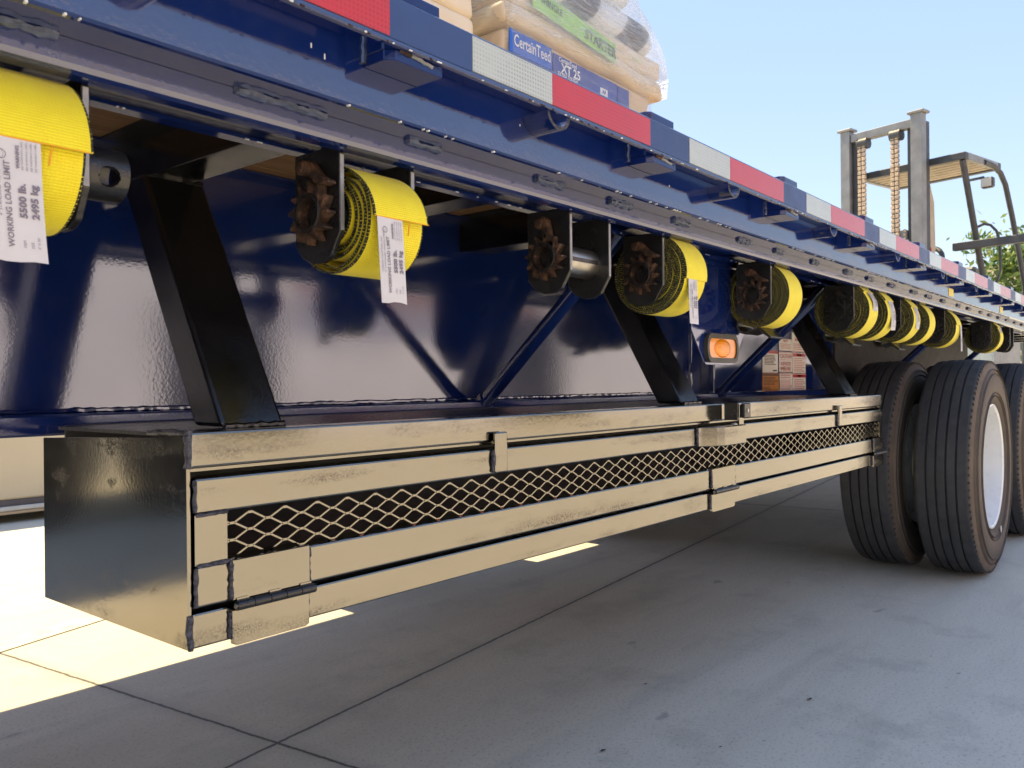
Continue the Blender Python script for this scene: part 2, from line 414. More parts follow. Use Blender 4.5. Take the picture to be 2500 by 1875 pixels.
# ------------------------------------------------------------------ ground and surroundings
b = MB(); i = b.mi('concrete')
vs = [b.bm.verts.new(p) for p in ((-400, -400, 0), (600, -400, 0), (600, 500, 0), (-400, 500, 0))]; b.face(vs, i)
structure(b.build('ground', fix=False), 'grey concrete yard slab with sawn joints', 'ground')
b = MB(); b.prism([(-1.5, 1.79), (9, 4.9), (9, 5.03), (-1.5, 1.92)], 2, .002, .004, 'road_paint')
structure(b.build('road_marking'), 'worn pale painted line on the sunlit concrete', 'road marking')

# ------------------------------------------------------------------ trailer
X0, X1 = -2.6, 9.1; W = 2.72; DECK = 1.430
T = empty('flatbed_trailer', (0, 0, 0), 'blue flatbed trailer with red and white taped side rail and black rack slung beneath', 'trailer')
def part(mb, name, parent=T, **k): return mb.build(name, parent, **k)

# rub rail, near and far, with tape
def rub(y0, y1):
    return MB().box((X0, y0, 1.3705), (X1, y1, DECK), 'blue_paint', .0018)
b = rub(0, .010)
q = random.Random(3)
for k in range(170):      # paint chips and grime along the two rail edges
    x = q.uniform(-.4, 5.5); L = q.uniform(.001, .006)*(1+.5*(q.random() < .15)); hh = q.uniform(.0006, .0016)
    z = 1.3705
    b.box((x, -.0009, z-.0004), (x+L, .001, z+hh), 'chip' if q.random() < .55 else 'rusty_iron')
rail = part(b, 'rub_rail')
part(rub(W-.010, W), 'rub_rail')
part(MB().box((X0, .0102, 1.4135), (X1, .013, 1.428), 'black_paint'), 'trim_strip')
def strip(x0, x1, mat):
    return MB().box((x0, -.0018, 1.3775), (x1, -.0002, 1.4255), mat).build('reflective_tape', rail)
for k in range(-2, 13):
    xw = .843 + k*.628
    strip(xw, xw+.181, 'tape_white'); strip(xw+.1815, xw+.477, 'tape_red')
for k in range(-2, 13):
    xb = .843 + k*.628
    MB().box((xb-.176, -.0012, 1.3765), (xb-.001, -.0002, 1.4265), 'blue_gap').build('blue_tape', rail)

# side rail channel (web outward) + far one
def chan(y, sgn):
    o = [(y, 1.418), (y, 1.306), (y+sgn*.003, 1.3032), (y+sgn*.008, 1.3022), (y+sgn*.055, 1.3022), (y+sgn*.055, 1.309), (y+sgn*.007, 1.309), (y+sgn*.007, 1.418)]
    return MB().prism(o, 0, X0, X1, 'blue_paint')
b = chan(.06, 1)
for k in range(150):      # pale flecks along the lower edge
    x = q.uniform(.1, 5.5); L = q.uniform(.001, .0038)
    if math.sin(x*9) + q.uniform(-.6, 1.1) < 0: continue
    b.box((x, .0592, 1.3016), (x+L, .0640, 1.3034+q.uniform(0, .0006)), 'chip')
for x, z, L in ((.62, 1.357, .006), (.64, 1.349, .007), (1.02, 1.356, .003), (1.50, 1.345, .004)):
    b.box((x, .0594, z), (x+.0016, .061, z+L), 'chip')
part(b, 'side_rail')
part(chan(W-.06, -1), 'side_rail')

# winch track: two angles under the channel, stitch-welded
b = MB()
b.prism([(.112, 1.3018), (.112, 1.2775), (.1145, 1.2720), (.120, 1.2690), (.137, 1.2690), (.137, 1.2735), (.122, 1.2735), (.118, 1.279), (.118, 1.3018)], 0, X0, X1, 'blue_paint')
b.prism([(.242, 1.3018), (.242, 1.288), (.226, 1.288), (.226, 1.2835), (.248, 1.2835), (.248, 1.3018)], 0, X0, X1, 'blue_paint')
b.box((X0, .1155, 1.3022), (X1, .246, 1.3075), 'blue_paint')
for k in range(60):
    x = q.uniform(.1, 4.5); b.box((x, .2254, 1.2830), (x+q.uniform(.002, .009), .2275, 1.2842), 'chip')
part(b, 'winch_track')
k = 0
for x in [0.02+.27*j + q.uniform(-.03, .03) for j in range(1, 24)]:
    L = q.uniform(.055, .085)
    if abs(x-.5) < .1: L = .13
    MB().bead((x, .1095, 1.2995), (x+L, .1095, 1.2995), .0052, 'weld_blue', .006, int(x*100)).build('weld_bead', T)

# stake pockets and pipe spools between rub rail and web
def pocket(x):
    b = MB()
    o = [(x-.046, .0595), (x-.046, .022), (x-.036, .0105), (x+.047, .0105), (x+.047, .0595)]
    b.prism(o, 2, 1.357, 1.3702, 'blue_dull', .0008)
    o2 = [(x-.046, .0595), (x-.046, .024), (x-.036, .0135), (x+.047, .0135), (x+.047, .0595)]
    b.prism(o2, 2, 1.3702, 1.452, 'blue_dull', .002)
    b.bead((x-.047, .058, 1.362), (x-.047, .058, 1.395), .004, 'weld_blue', .006, int(x*77))
    b.bead((x-.01, .0098, 1.3695), (x+.028, .0098, 1.3660), .0030, 'cut_steel', .007, int(x*91))
    b.bead((x-.030, .0098, 1.3700), (x-.012, .0098, 1.3690), .0026, 'rusty_iron', .006, int(x*31))
    return b
for k in range(-3, 13): part(pocket(.749+k*.641), 'stake_pocket')
def spool_(x):
    b = MB(); pts = []
    for j in range(13):
        t = math.pi*(1.02 + .96*j/12)
        pts.append((x+.030*math.cos(t), 1.3745+.036*math.sin(t)*.72))
    inn = [(x+(px-x)*.80, 1.3745+(pz-1.3745)*.78) for px, pz in pts][::-1]
    b.prism(pts+inn, 1, .011, .0595, 'blue_dull')
    i = b.mi('cut_steel')
    for f in b.bm.faces:
        f.normal_update()
        c_ = f.calc_center_median()
        if c_.y < .0115: f.material_index = b.mi('weld')
    return b
for k in range(-3, 13): part(spool_(1.058+k*.641), 'pipe_spool')

# deck planks (seen from below) and top
b = MB()
for k in range(18):
    y = .14 + k*(W-.28)/18
    b.box((X0, y, 1.388), (X1, y+(W-.28)/18-.006, 1.426), 'deck_wood')
part(b, 'wood_deck')
part(MB().box((X0, .0675, 1.4105), (X1, .139, 1.4285), 'blue_paint'), 'deck_edge')
part(MB().box((X0, W-.139, 1.4105), (X1, W-.0675, 1.4285), 'blue_paint'), 'deck_edge')

# main beams
WY = .74
def beam(y, sg):
    b = MB()
    b.box((X0, min(y, y+sg*.008), .9085), (X1, max(y, y+sg*.008), 1.3800), 'blue_web')
    b.box((X0, min(y-sg*.058, y+sg*.10), .8725), (X1, max(y-sg*.058, y+sg*.10), .9075), 'blue_paint', .004)
    b.box((X0, min(y-sg*.030, y+sg*.10), 1.3805), (X1, max(y-sg*.030, y+sg*.10), 1.3868), 'blue_paint', .001)
    return b
b = beam(WY, 1)
b.bead((-1, WY-.002, .9115), (3.5, WY-.002, .9115), .0045, 'blue_web', .012, 5)
# overlaid web plates and stiffener near the suspension
b.box((3.012, WY-.009, .912), (4.17, WY-.0005, 1.376), 'blue_web', .001)
b.box((2.985, WY-.055, .908), (2.996, WY-.0005, 1.374), 'blue_paint', .001)
b.box((4.36, WY-.05, .908), (4.372, WY-.0005, 1.374), 'blue_paint', .001)
b.bead((2.90, WY-.002, .93), (2.90, WY-.002, 1.25), .004, 'blue_web', .012, 8)
for x, z, L in ((.43, .945, .040),):
    b.box((x, WY-.0010, z), (x+.0022, WY, z+L), 'chip')
part(b, 'main_beam')
part(beam(W-WY, -1), 'main_beam')
beam_o = [o for o in T.children if o.name.startswith('main_beam')][0]

# cross members (I sections) every .457 m
def cross(x):
    b = MB()
    b.box((x-.004, .252, 1.300), (x+.004, W-.252, 1.385), 'black_strut')
    b.box((x-.036, .252, 1.2915), (x+.036, WY-.06, 1.2995), 'black_strut', .001)
    b.box((x-.036, .252, 1.3852), (x+.036, W-.252, 1.3876), 'black_strut')
    return b
for k in range(-5, 19):
    part(cross(.70+k*.4567), 'cross_member')

# blue pipe braces
for x in (-1.14, .255, 1.65, 3.047, 5.1, 6.6):
    b = MB(); b.tube([(x, .690, .905), (x, .262, 1.300)], .019, 'blue_paint', 20)
    b.tube([(x, .694, .9015), (x, .684, .911)], .0245, 'blue_paint', 18)
    part(b, 'pipe_brace')

# rack struts (square tube, black)
for x in (.70, 2.065, 3.44):
    b = MB()
    top = Vector((x, .565, 1.2905)); bot = Vector((x, .345, .8925))
    d_ = (top-bot).normalized(); n_ = Vector((1, 0, 0)).cross(d_)
    t = []
    for P0 in (bot, top):
        for sx, sy in ((-1, -1), (1, -1), (1, 1), (-1, 1)):
            p = P0 + Vector((sx*.052, 0, 0)) + Vector((0, sy*.038, 0)); t.append(b.bm.verts.new(p))
    i = b.mi('black_strut')
    for f in ((3, 2, 1, 0), (4, 5, 6, 7), (0, 1, 5, 4), (1, 2, 6, 5), (2, 3, 7, 6), (3, 0, 4, 7)): b.face([t[j] for j in f], i)
    bmesh.ops.bevel(b.bm, geom=b.bm.edges[:], offset=.006, segments=2, affect='EDGES', profile=.5)
    for f in b.bm.faces: f.material_index = i
    b.bead((x-.05, .306, .8935), (x+.05, .306, .8935), .005, 'black_strut', .008, 4)
    b.bead((x-.05, .530, 1.2895), (x+.05, .530, 1.2895), .005, 'black_strut', .008, 6)
    part(b, 'rack_strut')

# ---- the black storage rack
RK = MB().box((.575, .645, .63), (3.59, .650, .89), 'interior_black').build('storage_rack', T)
def rk(b, name): return b.build(name, RK)
FY, BY = .24, .684
rk(MB().prism([(FY, .611), (BY, .611), (BY, .8705), (FY+.06, .884), (FY+.012, .892), (FY, .892)], 0, .556, .5615, 'black_gloss', .0008), 'end_plate')
rk(MB().prism([(FY+.006, .612), (BY, .612), (BY, .8705), (FY+.006, .888)], 0, 3.592, 3.598, 'black_gloss', .0008), 'end_plate')
rk(MB().box((.563, .29, .6125), (3.591, .645, .617), 'interior_black'), 'floor_panel')
rk(MB().box((.563, FY+.001, .845), (3.60, .29, .891), 'black_gloss', .003, seg=2), 'top_rail')
rk(MB().box((.563, FY+.010, .8385), (3.60, .285, .8445), 'black_gloss', .001), 'rail_lip')
rk(MB().box((.563, .291, .884), (3.591, .644, .889), 'black_paint'), 'top_panel')
rk(MB().box((.563, FY+.001, .611), (3.60, .289, .6565), 'black_gloss', .003, seg=2), 'bottom_rail')
# weld beads on the frame corners
rk(MB().bead((.5575, FY-.001, .845), (.5575, FY-.001, .892), .0052, 'weld', .007, 21), 'weld_bead')
rk(MB().bead((.5575, FY-.001, .612), (.5575, FY-.001, .656), .0042, 'weld', .007, 22), 'weld_bead')
rk(MB().bead((.5575, FY+.004, .8915), (.5575, FY+.10, .889), .0045, 'weld', .007, 23), 'weld_bead')
# drop door: bars, stiles, mesh, hinges, tabs
DY = FY - .003
b = MB()
b.box((.5655, DY, .785), (3.60, DY+.046, .831), 'black_gloss', .003, seg=2)
b.box((.5655, DY, .664), (3.60, DY+.046, .7175), 'black_gloss', .003, seg=2)
b.box((.5655, DY+.0004, .7178), (.6125, DY+.0455, .7847), 'black_gloss', .001)
b.box((3.555, DY+.0004, .7178), (3.60, DY+.0455, .7847), 'black_gloss', .001)
for p0, p1, sd in (((.567, DY-.0005, .7835), (.612, DY-.0005, .7848), 1), ((.567, DY-.0005, .718), (.615, DY-.0005, .7185), 2), ((.5655, DY-.0005, .788), (.5655, DY-.0005, .829), 3), ((.5655, DY-.0005, .666), (.5655, DY-.0005, .716), 4)):
    b.bead(p0, p1, .0030, 'weld', .006, sd)
rk(b, 'door_frame')
# expanded metal: diamonds .057 x .0235
b = MB(); i = b.mi('black_gloss'); px, pz = .0565, .0232
my = DY + .012; zt, zb = .7875, .7150
def strand(p, q_, wd=.0025, th=.0016):
    p, q_ = Vector((p[0], 0, p[1])), Vector((q_[0], 0, q_[1])); d_ = (q_-p).normalized(); nn = Vector((-d_.z, 0, d_.x))*wd/2
    A = [p-nn, q_-nn, q_+nn, p+nn]; f_ = [b.bm.verts.new((a.x, my-th/2, a.z)) for a in A]; k_ = [b.bm.verts.new((a.x, my+th/2, a.z)) for a in A]
    b.face(f_, i); b.face(k_[::-1], i)
    for j in range(4): b.face((f_[j], k_[j], k_[(j+1) % 4], f_[(j+1) % 4]), i)
seen = set(); rows = 4; fl_ = .0075*.45
for col in range(int((3.556-.60)/px)+1):
    xs = .597 + col*px
    for r in range(-1, rows):
        zc = .7195 + (r+.5)*pz
        a_ = (xs, zc); c_ = (xs+px/2, zc+pz/2); c2 = (xs+px/2, zc-pz/2); e_ = (xs+px, zc)
        for s0, s1 in ((a_, c_), (c_, e_), (a_, c2), (c2, e_)):
            lo, hi = min(s0[1], s1[1]), max(s0[1], s1[1])
            if hi > zt or lo < zb: continue
            strand((s0[0]+fl_, s0[1]), (s1[0]-fl_, s1[1]))
        for nx, nz in (a_, c_, c2):
            key = (round(nx, 3), round(nz, 3))
            if zb < nz < zt and key not in seen: seen.add(key); strand((nx-fl_*1.1, nz), (nx+fl_*1.1, nz), .0034, .0023)
rk(b, 'expanded_mesh')
def hinge(x0, x1, lip=.004):
    b = MB(); hy = DY-.006
    b.prism([(x0, .665), (x1, .665), (x1, .7205), (x0, .7195)], 1, hy, DY-.0003, 'black_gloss', .0012)
    b.prism([(x0, .652), (x0, .607), (x0+.006, .604), (x1-.006, .604), (x1, .607), (x1, .652)], 1, hy+.002, FY+.0005, 'black_gloss', .0012)
    kn = 5; L = (x1-x0+.003)/kn
    for j in range(kn):
        b.tube([(x0+.002+j*L, hy-.004, .6585), (x0+.002+(j+1)*L-.0012, hy-.004, .6585)], .0066, 'black_paint', 16)
        b.box((x0+j*L+.004, hy-.002, .654 if j % 2 else .660), (x0+(j+1)*L-.003, hy+.004, .6605 if j % 2 else .668), 'black_gloss')
    b.tube([(x0, hy-.004, .6585), (x1+.004, hy-.004, .6585)], .0036, 'bare_steel', 10)
    for xx in (x0, x1):
        b.bead((xx, DY-.002, .668), (xx, DY-.002, .718), .0036, 'weld', .006, int(xx*50)); b.bead((xx, FY-.001, .612), (xx, FY-.001, .65), .0036, 'weld', .006, int(xx*60))
    return b
for x0, x1 in ((.616, .740), (2.035, 2.175), (3.46, 3.598)): rk(hinge(x0, x1), 'hinge')
def tab(x):
    b = MB(); b.box((x, DY-.009, .787), (x+.0335, DY-.0004, .862), 'black_gloss', .003, seg=2)
    b.bead((x-.001, DY-.0025, .790), (x-.001, DY-.0025, .829), .0038, 'weld', .006, int(x*9)); return b
for x in (1.152, 3.04): rk(tab(x), 'stop_tab')
# latch: offset bracket, upright tab and padlock hasp
b = MB(); LY = DY-.047
b.prism([(1.955, DY-.0005), (1.965, DY-.010), (2.005, LY+.010), (2.025, LY), (2.158, LY), (2.158, DY-.0005)], 2, .783, .8335, 'black_gloss', .002)
b.box((2.128, LY+.006, .8338), (2.156, LY+.012, .888), 'black_gloss', .001)
b.box((2.118, LY+.007, .846), (2.127, DY-.001, .894), 'black_paint', .001)
b.bead((1.956, DY-.003, .786), (1.956, DY-.003, .832), .004, 'weld', .006, 77)
b.box((2.135, LY-.006, .852), (2.175, LY+.0055, .8915), 'black_paint', .002)
b.tube([(2.155, LY-.0075, .872), (2.155, LY-.004, .872)], .005, 'bare_steel', 14)
b.tube([(2.095, LY+.01, .836), (2.118, LY+.012, .836)], .004, 'bare_steel', 10)
rk(b, 'latch')

# side marker light on its hanging bracket
b = MB(); PYm = .262
o = [(2.055, 1.003), (2.066, .997), (2.225, .997), (2.238, 1.003), (2.312, 1.088), (2.312, 1.29), (1.985, 1.29), (1.985, 1.088)]
b.prism(o, 1, PYm, PYm+.006, 'blue_web', .001)
LB = part(b, 'light_bracket')
def oval(x, z, a, r, n_=14):
    pts = []
    for j in range(n_): t = -math.pi/2 + math.pi*j/(n_-1); pts.append((x+a+r*.62*math.cos(t), z+r*math.sin(t)))
    for j in range(n_): t = math.pi/2 + math.pi*j/(n_-1); pts.append((x-a+r*.62*math.cos(t), z+r*math.sin(t)))
    return pts
def ring(b, o1, o2, y0, y1, mat):
    i = b.mi(mat); A = [b.bm.verts.new((p[0], y1, p[1])) for p in o1]; B = [b.bm.verts.new((p[0], y0, p[1])) for p in o1]; D = [b.bm.verts.new((p[0], y0, p[1])) for p in o2]; E_ = [b.bm.verts.new((p[0], y1, p[1])) for p in o2]
    for P, Q in ((A, B), (B, D), (D, E_)):
        for j in range(len(P)): b.face((P[j], P[(j+1) % len(P)], Q[(j+1) % len(Q)], Q[j]), i, False)
cx, cz = 2.148, 1.043
b = MB(); ring(b, oval(cx, cz, .074, .0392), oval(cx, cz, .070, .0270), PYm-.013, PYm-.0005, 'grommet_rubber'); b.build('lamp_bezel', LB)
b = MB(); b.prism(oval(cx, cz, .0695, .0265), 1, PYm-.009, PYm-.001, 'amber_reflector'); b.build('lamp_reflector', LB)
b = MB(); i = b.mi('amber_lens'); rings = []
for k in range(6):
    t = k/5*math.pi/2; rings.append([b.bm.verts.new((cx+.050*math.cos(t)*math.cos(2*math.pi*j/24), PYm-.0092-.008*math.sin(t), cz+.0258*math.cos(t)*math.sin(2*math.pi*j/24))) for j in range(24)])
for A, B in zip(rings, rings[1:]):
    for j in range(24): b.face((A[j], A[(j+1) % 24], B[(j+1) % 24], B[j]), i, True)
b.build('lamp_lens', LB)

# decals on the web plate
DYc = WY - .0105
def decal(x0, x1, z0_, z1, bg_, items):
    b = MB(); b.box((x0, DYc-.0012, z0_), (x1, DYc, z1), bg_)
    for it in items:
        if it[0] == 'bar': _, ax, bx, az, bz, mt = it; b.box((x0+ax*(x1-x0), DYc-.0018, z0_+az*(z1-z0_)), (x0+bx*(x1-x0), DYc-.0013, z0_+bz*(z1-z0_)), mt)
        else: _, tx, px_, pz_, sz, mt = it[:6]; b.text(tx, sz, mt, FACE(x0+px_*(x1-x0), DYc-.0021, z0_+pz_*(z1-z0_)), 'CENTER', .0004, it[6] if len(it) > 6 else 1)
    return b.build('warning_decal', beam_o)
def lines(a, bz, k, mt, x0=.08, x1=.92, seed=0):
    g = random.Random(seed); out = []
    for j in range(k):
        z = a + (bz-a)*(j+.5)/k; out.append(('bar', x0, x1-g.uniform(0, .22), z-.30*(bz-a)/k, z+.22*(bz-a)/k, mt))
    return out
bd = lambda: [('bar', .02, .98, .955, .975, 'decal_red'), ('bar', .02, .98, .025, .045, 'decal_red')]
decal(3.560, 3.735, .990, 1.090, 'decal_white', [('bar', 0, 1, .87, 1, 'decal_red')] + lines(.35, .82, 7, 'decal_brown', .12, .9, 1) + [('bar', .66, .92, .06, .13, 'print_black')])
decal(3.556, 3.742, .889, .987, 'decal_orange', [('bar', .02, .98, .88, .97, 'decal_brown')] + lines(.45, .85, 6, 'decal_brown', .06, .95, 2) + lines(.08, .40, 5, 'decal_brown', .06, .6, 3))
decal(3.750, 3.905, 1.093, 1.150, 'decal_white', bd() + [('text', 'NOTICE', .5, .80, .015, 'decal_red')] + lines(.15, .62, 4, 'decal_line', .1, .95, 4))
decal(3.750, 3.910, .992, 1.088, 'decal_white', bd() + [('text', 'CAUTION', .5, .78, .030, 'decal_red', 1.05), ('bar', .05, .95, .60, .62, 'decal_red'), ('text', 'HUB PILOTED', .5, .42, .026, 'decal_red', .80), ('text', 'WHEELS ONLY', .5, .18, .026, 'decal_red', .76)])
decal(3.754, 3.912, .893, .988, 'decal_white', bd() + lines(.74, .95, 2, 'decal_line', .08, .98, 5) + lines(.1, .7, 9, 'decal_line', .06, .98, 6))
decal(3.908, 4.085, 1.092, 1.185, 'decal_white', bd() + [('text', 'WARNING', .5, .62, .022, 'decal_red')] + lines(.1, .45, 4, 'decal_line', .1, .95, 7))
decal(3.915, 4.085, .990, 1.088, 'decal_white', [('bar', .02, .98, .80, .97, 'decal_red'), ('bar', .32, .68, .84, .93, 'decal_white')] + lines(.06, .76, 8, 'decal_line', .07, .96, 8))
decal(3.917, 4.085, .893, .987, 'decal_white', [('bar', .02, .98, .80, .97, 'decal_red'), ('bar', .34, .66, .83, .93, 'decal_white')] + lines(.1, .74, 7, 'decal_line', .1, .95, 9))
# small yellow labels on the side rail further back
for x in (3.95, 5.15):
    MB().box((x, .0585, 1.312), (x+.09, .0598, 1.345), 'decal_yellow').build('yellow_label', T)

# wheels: dual tyres on two axles
def tyre_profile():
    half = [(-.100, .292), (-.112, .300), (-.130, .340), (-.1385, .392), (-.136, .430), (-.128, .468), (-.119, .492), (-.117, .500), (-.112, .512), (-.104, .5185)]
    tread = []
    g = [-.062, -.0208, .0208, .062]
    def R_(a): return .525 - .0065*(abs(a)/.1)**2.2
    a = -.098; tread.append((a, R_(a)))
    for c_ in g:
        tread += [(c_-.0046, R_(c_)), (c_-.0034, R_(c_)-.012), (c_+.0034, R_(c_)-.012), (c_+.0046, R_(c_))]
    tread.append((.098, R_(.098)))
    right = [(-a_, r_) for a_, r_ in half[::-1]]
    prof = half + tread + right
    mats = []
    for k in range(len(prof)):
        a_ = (prof[k][0] + prof[(k+1) % len(prof)][0])/2; r_ = (prof[k][1] + prof[(k+1) % len(prof)][1])/2
        mats.append('tread_rubber' if r_ > .5045 and abs(a_) < .1145 else 'sidewall_rubber')
    return prof, mats
tp, tm = tyre_profile()
def wheel(outer):
    e = bpy.data.objects.new('wheel', None); C.objects.link(e); e.empty_display_size = .2
    b = MB(); b.lathe(tp, 1, tm, 128, closed=True)
    i = b.mi('sidewall_rubber')
    for rr, hh in ((.345, .0022), (.36, .0022), (.452, .002), (.476, .003)):   # moulded rings on the sidewall
        b.lathe([(-.1345 if rr > .4 else -.131, rr-.002), (-.1395 if rr < .46 else -.1295, rr), (-.133 if rr < .46 else -.124, rr+.002)], 1, 'sidewall_rubber', 96)
    for k in range(96):                                                       # shoulder lugs
        t = 2*math.pi*k/96; mt = Matrix.Rotation(t, 4, 'Y')
        b.box((.4995, -.1165, -.0045), (.5165, -.1085, .0045), 'sidewall_rubber', mtx=mt)
    b.build('tyre', e)
    b = MB()
    s_ = 1 if outer else -1
    pr = [(-.112, .292), (-.116, .303), (-.121, .3045), (-.122, .298), (-.116, .290), (-.098, .286), (-.06, .276), (.02, .268), (.070, .262)]
    if outer: pr += [(.082, .235), (.088, .17), (.080, .155), (.080, .118)]
    else: pr = [(-.112, .292), (-.116, .303), (-.121, .3045), (-.122, .298), (-.116, .290), (-.105, .284), (-.098, .262), (-.108, .22), (-.116, .17), (-.116, .118)]
    b.lathe(pr, 1, 'rim_white', 96)
    b.lathe([(.112, .292), (.121, .303), (.121, .297), (.10, .287), (-.09, .284)], 1, 'rim_white', 64)
    b.build('rim', e)
    if outer:
        b = MB(); b.lathe([(.082, .118), (.04, .112), (.03, .100), (-.01, .095), (-.025, .078), (-.03, .03), (-.03, .001)], 1, 'rim_white', 48)
        for k in range(10):
            t = 2*math.pi*k/10; x, z = .142*math.cos(t), .142*math.sin(t)
            b.tube([(x, .082, z), (x, .050, z)], .017, 'bare_steel', 8)
        b.build('hub', e)
    return e
wo = wheel(True); wi = wheel(False)
first = True
for ax in (4.640, 5.950):
    for y, pr_ in ((.135, wo), (.470, wi)):
        for far in (0, 1):
            o = pr_ if (ax == 4.640 and not far) else copy_tree(pr_)
            o.parent = T; o.location = (ax, W-y if far else y, .525); o.rotation_euler = (0, 0.3 if ax > 5 else 0, math.pi if far else 0)
    MB().tube([(ax, .45, .525), (ax, W-.45, .525)], .065, 'black_paint', 20).build('axle', T)
# chalk mark low on the front outer sidewall
MB().prism([(4.735+.008*math.cos(t), .205+.017*math.sin(t)) for t in [k*.524 for k in range(12)]], 1, -.0052, -.0022, 'chip').build('chalk_mark', T)
# suspension hangers between frame and axles
for x in (4.25, 5.30, 6.60):
    part(MB().prism([(x-.10, .88), (x+.10, .88), (x+.05, .62), (x-.05, .62)], 1, .66, .80, 'black_paint', .004), 'spring_hanger')
# pieces added to shape light and reflections around the bed
part(MB().box((4.375, .68, .915), (7.6, .70, 1.285), 'black_hole', .002), 'web_mask_panel')  # added dark panel, covers the bright building reflection in the web
part(MB().box((2.30, 2.22, .50), (3.52, 2.69, 1.28), 'black_paint', .01), 'shade_box')  # unseen far-side box, added so its shade falls under the bed
part(MB().box((4.33, 2.735, .30), (9.05, 2.745, 1.41), 'black_paint', .002), 'offview_panel')  # unseen far-side panel, added to block sun patches on the ground

# ------------------------------------------------------------------ winches
AXY, AXZ = .185, 1.1885
GW = 'strap winches along the rail'
def plate_poly():
    p = [(.05, .078), (.05, -.028), (.030, -.060), (.012, -.068), (-.012, -.068), (-.034, -.058), (-.05, -.040), (-.05, .090), (.038, .090)]
    return [(-a_, z_) for a_, z_ in p]    # front edge at -Y
def ratchet(b, mat, x0, x1, teeth=12, ro=.0435, ri=.0205):
    i = b.mi(mat); O = []; I = []
    for k in range(teeth):
        for fr, rr in ((0, ro*.66), (.34, ro*.72), (.84, ro), (.97, ro*.99)):
            t = -2*math.pi*(k+fr)/teeth; O.append((rr*math.cos(t), rr*math.sin(t))); I.append((ri*math.cos(t), ri*math.sin(t)))
    nn = len(O)
    V = [[b.bm.verts.new((x, p[0], p[1])) for p in L] for x in (x0, x1) for L in (O, I)]
    o0, i0, o1, i1 = V
    for j in range(nn):
        k = (j+1) % nn
        b.face((o0[j], o0[k], i0[k], i0[j]), i); b.face((o1[j], i1[j], i1[k], o1[k]), i); b.face((o0[j], o1[j], o1[k], o0[k]), i); b.face((i0[j], i0[k], i1[k], i1[j]), i)
def make_winch(capstan=False, seed=0, iron='rusty_iron', collar=True, pawl_rot=0.0):
    e = bpy.data.objects.new('strap_winch', None); C.objects.link(e); e.empty_display_size = .05
    for x0 in (-.009, .123):
        b = MB(); b.prism(plate_poly(), 0, x0, x0+.0085, 'black_paint', .0012)
        i = b.mi('cut_steel')
        b.bm.faces.ensure_lookup_table()
        for f in b.bm.faces:
            f.normal_update()
            if abs(f.normal.y) > .95 and f.calc_center_median().y < -.04 and f.calc_area() > 3e-4: f.material_index = i
        b.build('side_plate', e)
    b = MB(); b.tube([(-.004, 0, 0), (.136, 0, 0)], .029, 'bare_steel' , 28)
    b.box((.03, -.0295, -.004), (.115, .0295, .004), 'black_paint')
    b.build('spool', e)
    b = MB(); ratchet(b, iron, -.026, -.0105)
    b.lathe([(-.026, .0212), (-.0285, .022), (-.0285, .0265), (-.0255, .0285)], 0, 'black_iron', 32)
    b.lathe([(-.028, .0212), (.01, .0205), (.01, .001)], 0, 'black_hole', 28)
    b.build('ratchet_gear', e)
    b = MB()
    pts = [(.010, .074), (-.002, .073), (-.012, .064), (-.022, .052), (-.034, .045), (-.045, .040), (-.046, .035), (-.034, .034), (-.024, .036), (-.021, .040), (-.016, .038), (-.012, .043), (-.006, .050), (.006, .056), (.012, .062)]
    ca, sa = math.cos(pawl_rot), math.sin(pawl_rot)
    pts = [(y*ca-(z-.062)*sa, .062+y*sa+(z-.062)*ca) for y, z in pts]
    b.prism(pts, 0, -.026, -.0105, iron, .0022, seg=2)
    b.build('pawl', e)
    b = MB(); b.tube([(-.034, .004, .062), (-.009, .004, .062)], .0110, iron, 18); b.tube([(-.0365, .004, .062), (-.034, .004, .062)], .0082, iron, 14); b.build('pawl_bolt', e)
    if capstan:
        b = MB(); i = b.mi('black_paint'); seg = 40; L0, L1 = .133, .184; ro, ri = .0295, .0235
        nx = 14
        def hole(xx, t):
            for ht in (math.pi*1.08, math.pi*.08):
                d_ = (t-ht+math.pi) % (2*math.pi) - math.pi
                if ((xx-.1615)/.0118)**2 + (d_*ro/.0118)**2 < 1: return True
            return False
        nx, seg = 44, 144
        gv = {}
        def V_(k, j, r): 
            key = (k, j % seg, r)
            if key not in gv:
                t = 2*math.pi*j/seg; x = L0+(L1-L0)*k/nx; gv[key] = b.bm.verts.new((x, r*math.cos(t), r*math.sin(t)))
            return gv[key]
        solid = lambda k, j: 0 <= k < nx and not hole(L0+(L1-L0)*(k+.5)/nx, 2*math.pi*((j % seg)+.5)/seg)
        for k in range(nx):
            for j in range(seg):
                if not solid(k, j): continue
                b.face((V_(k, j, ro), V_(k, j+1, ro), V_(k+1, j+1, ro), V_(k+1, j, ro)), i, True)
                b.face((V_(k, j, ri), V_(k+1, j, ri), V_(k+1, j+1, ri), V_(k, j+1, ri)), i, True)
                for dk, dj, qa in ((-1, 0, ((k, j), (k, j+1))), (1, 0, ((k+1, j), (k+1, j+1))), (0, -1, ((k, j), (k+1, j))), (0, 1, ((k, j+1), (k+1, j+1)))):
                    if not solid(k+dk, j+dj): b.face((V_(*qa[0], ro), V_(*qa[1], ro), V_(*qa[1], ri), V_(*qa[0], ri)), i)
        b.build('capstan_tube', e)
    else:
        b = MB(); b.lathe([(.133, .001), (.133, .040), (.138, .042), (.146, .042), (.148, .040), (.148, .030), (.138, .028), (.138, .001)], 0, 'black_iron', 36); b.build('end_collar', e)
    return e
XS = [.262, .732, 1.268, 1.615, 2.209, 2.920, 3.142, 3.498, 3.745, 4.237, 5.356, 5.975]
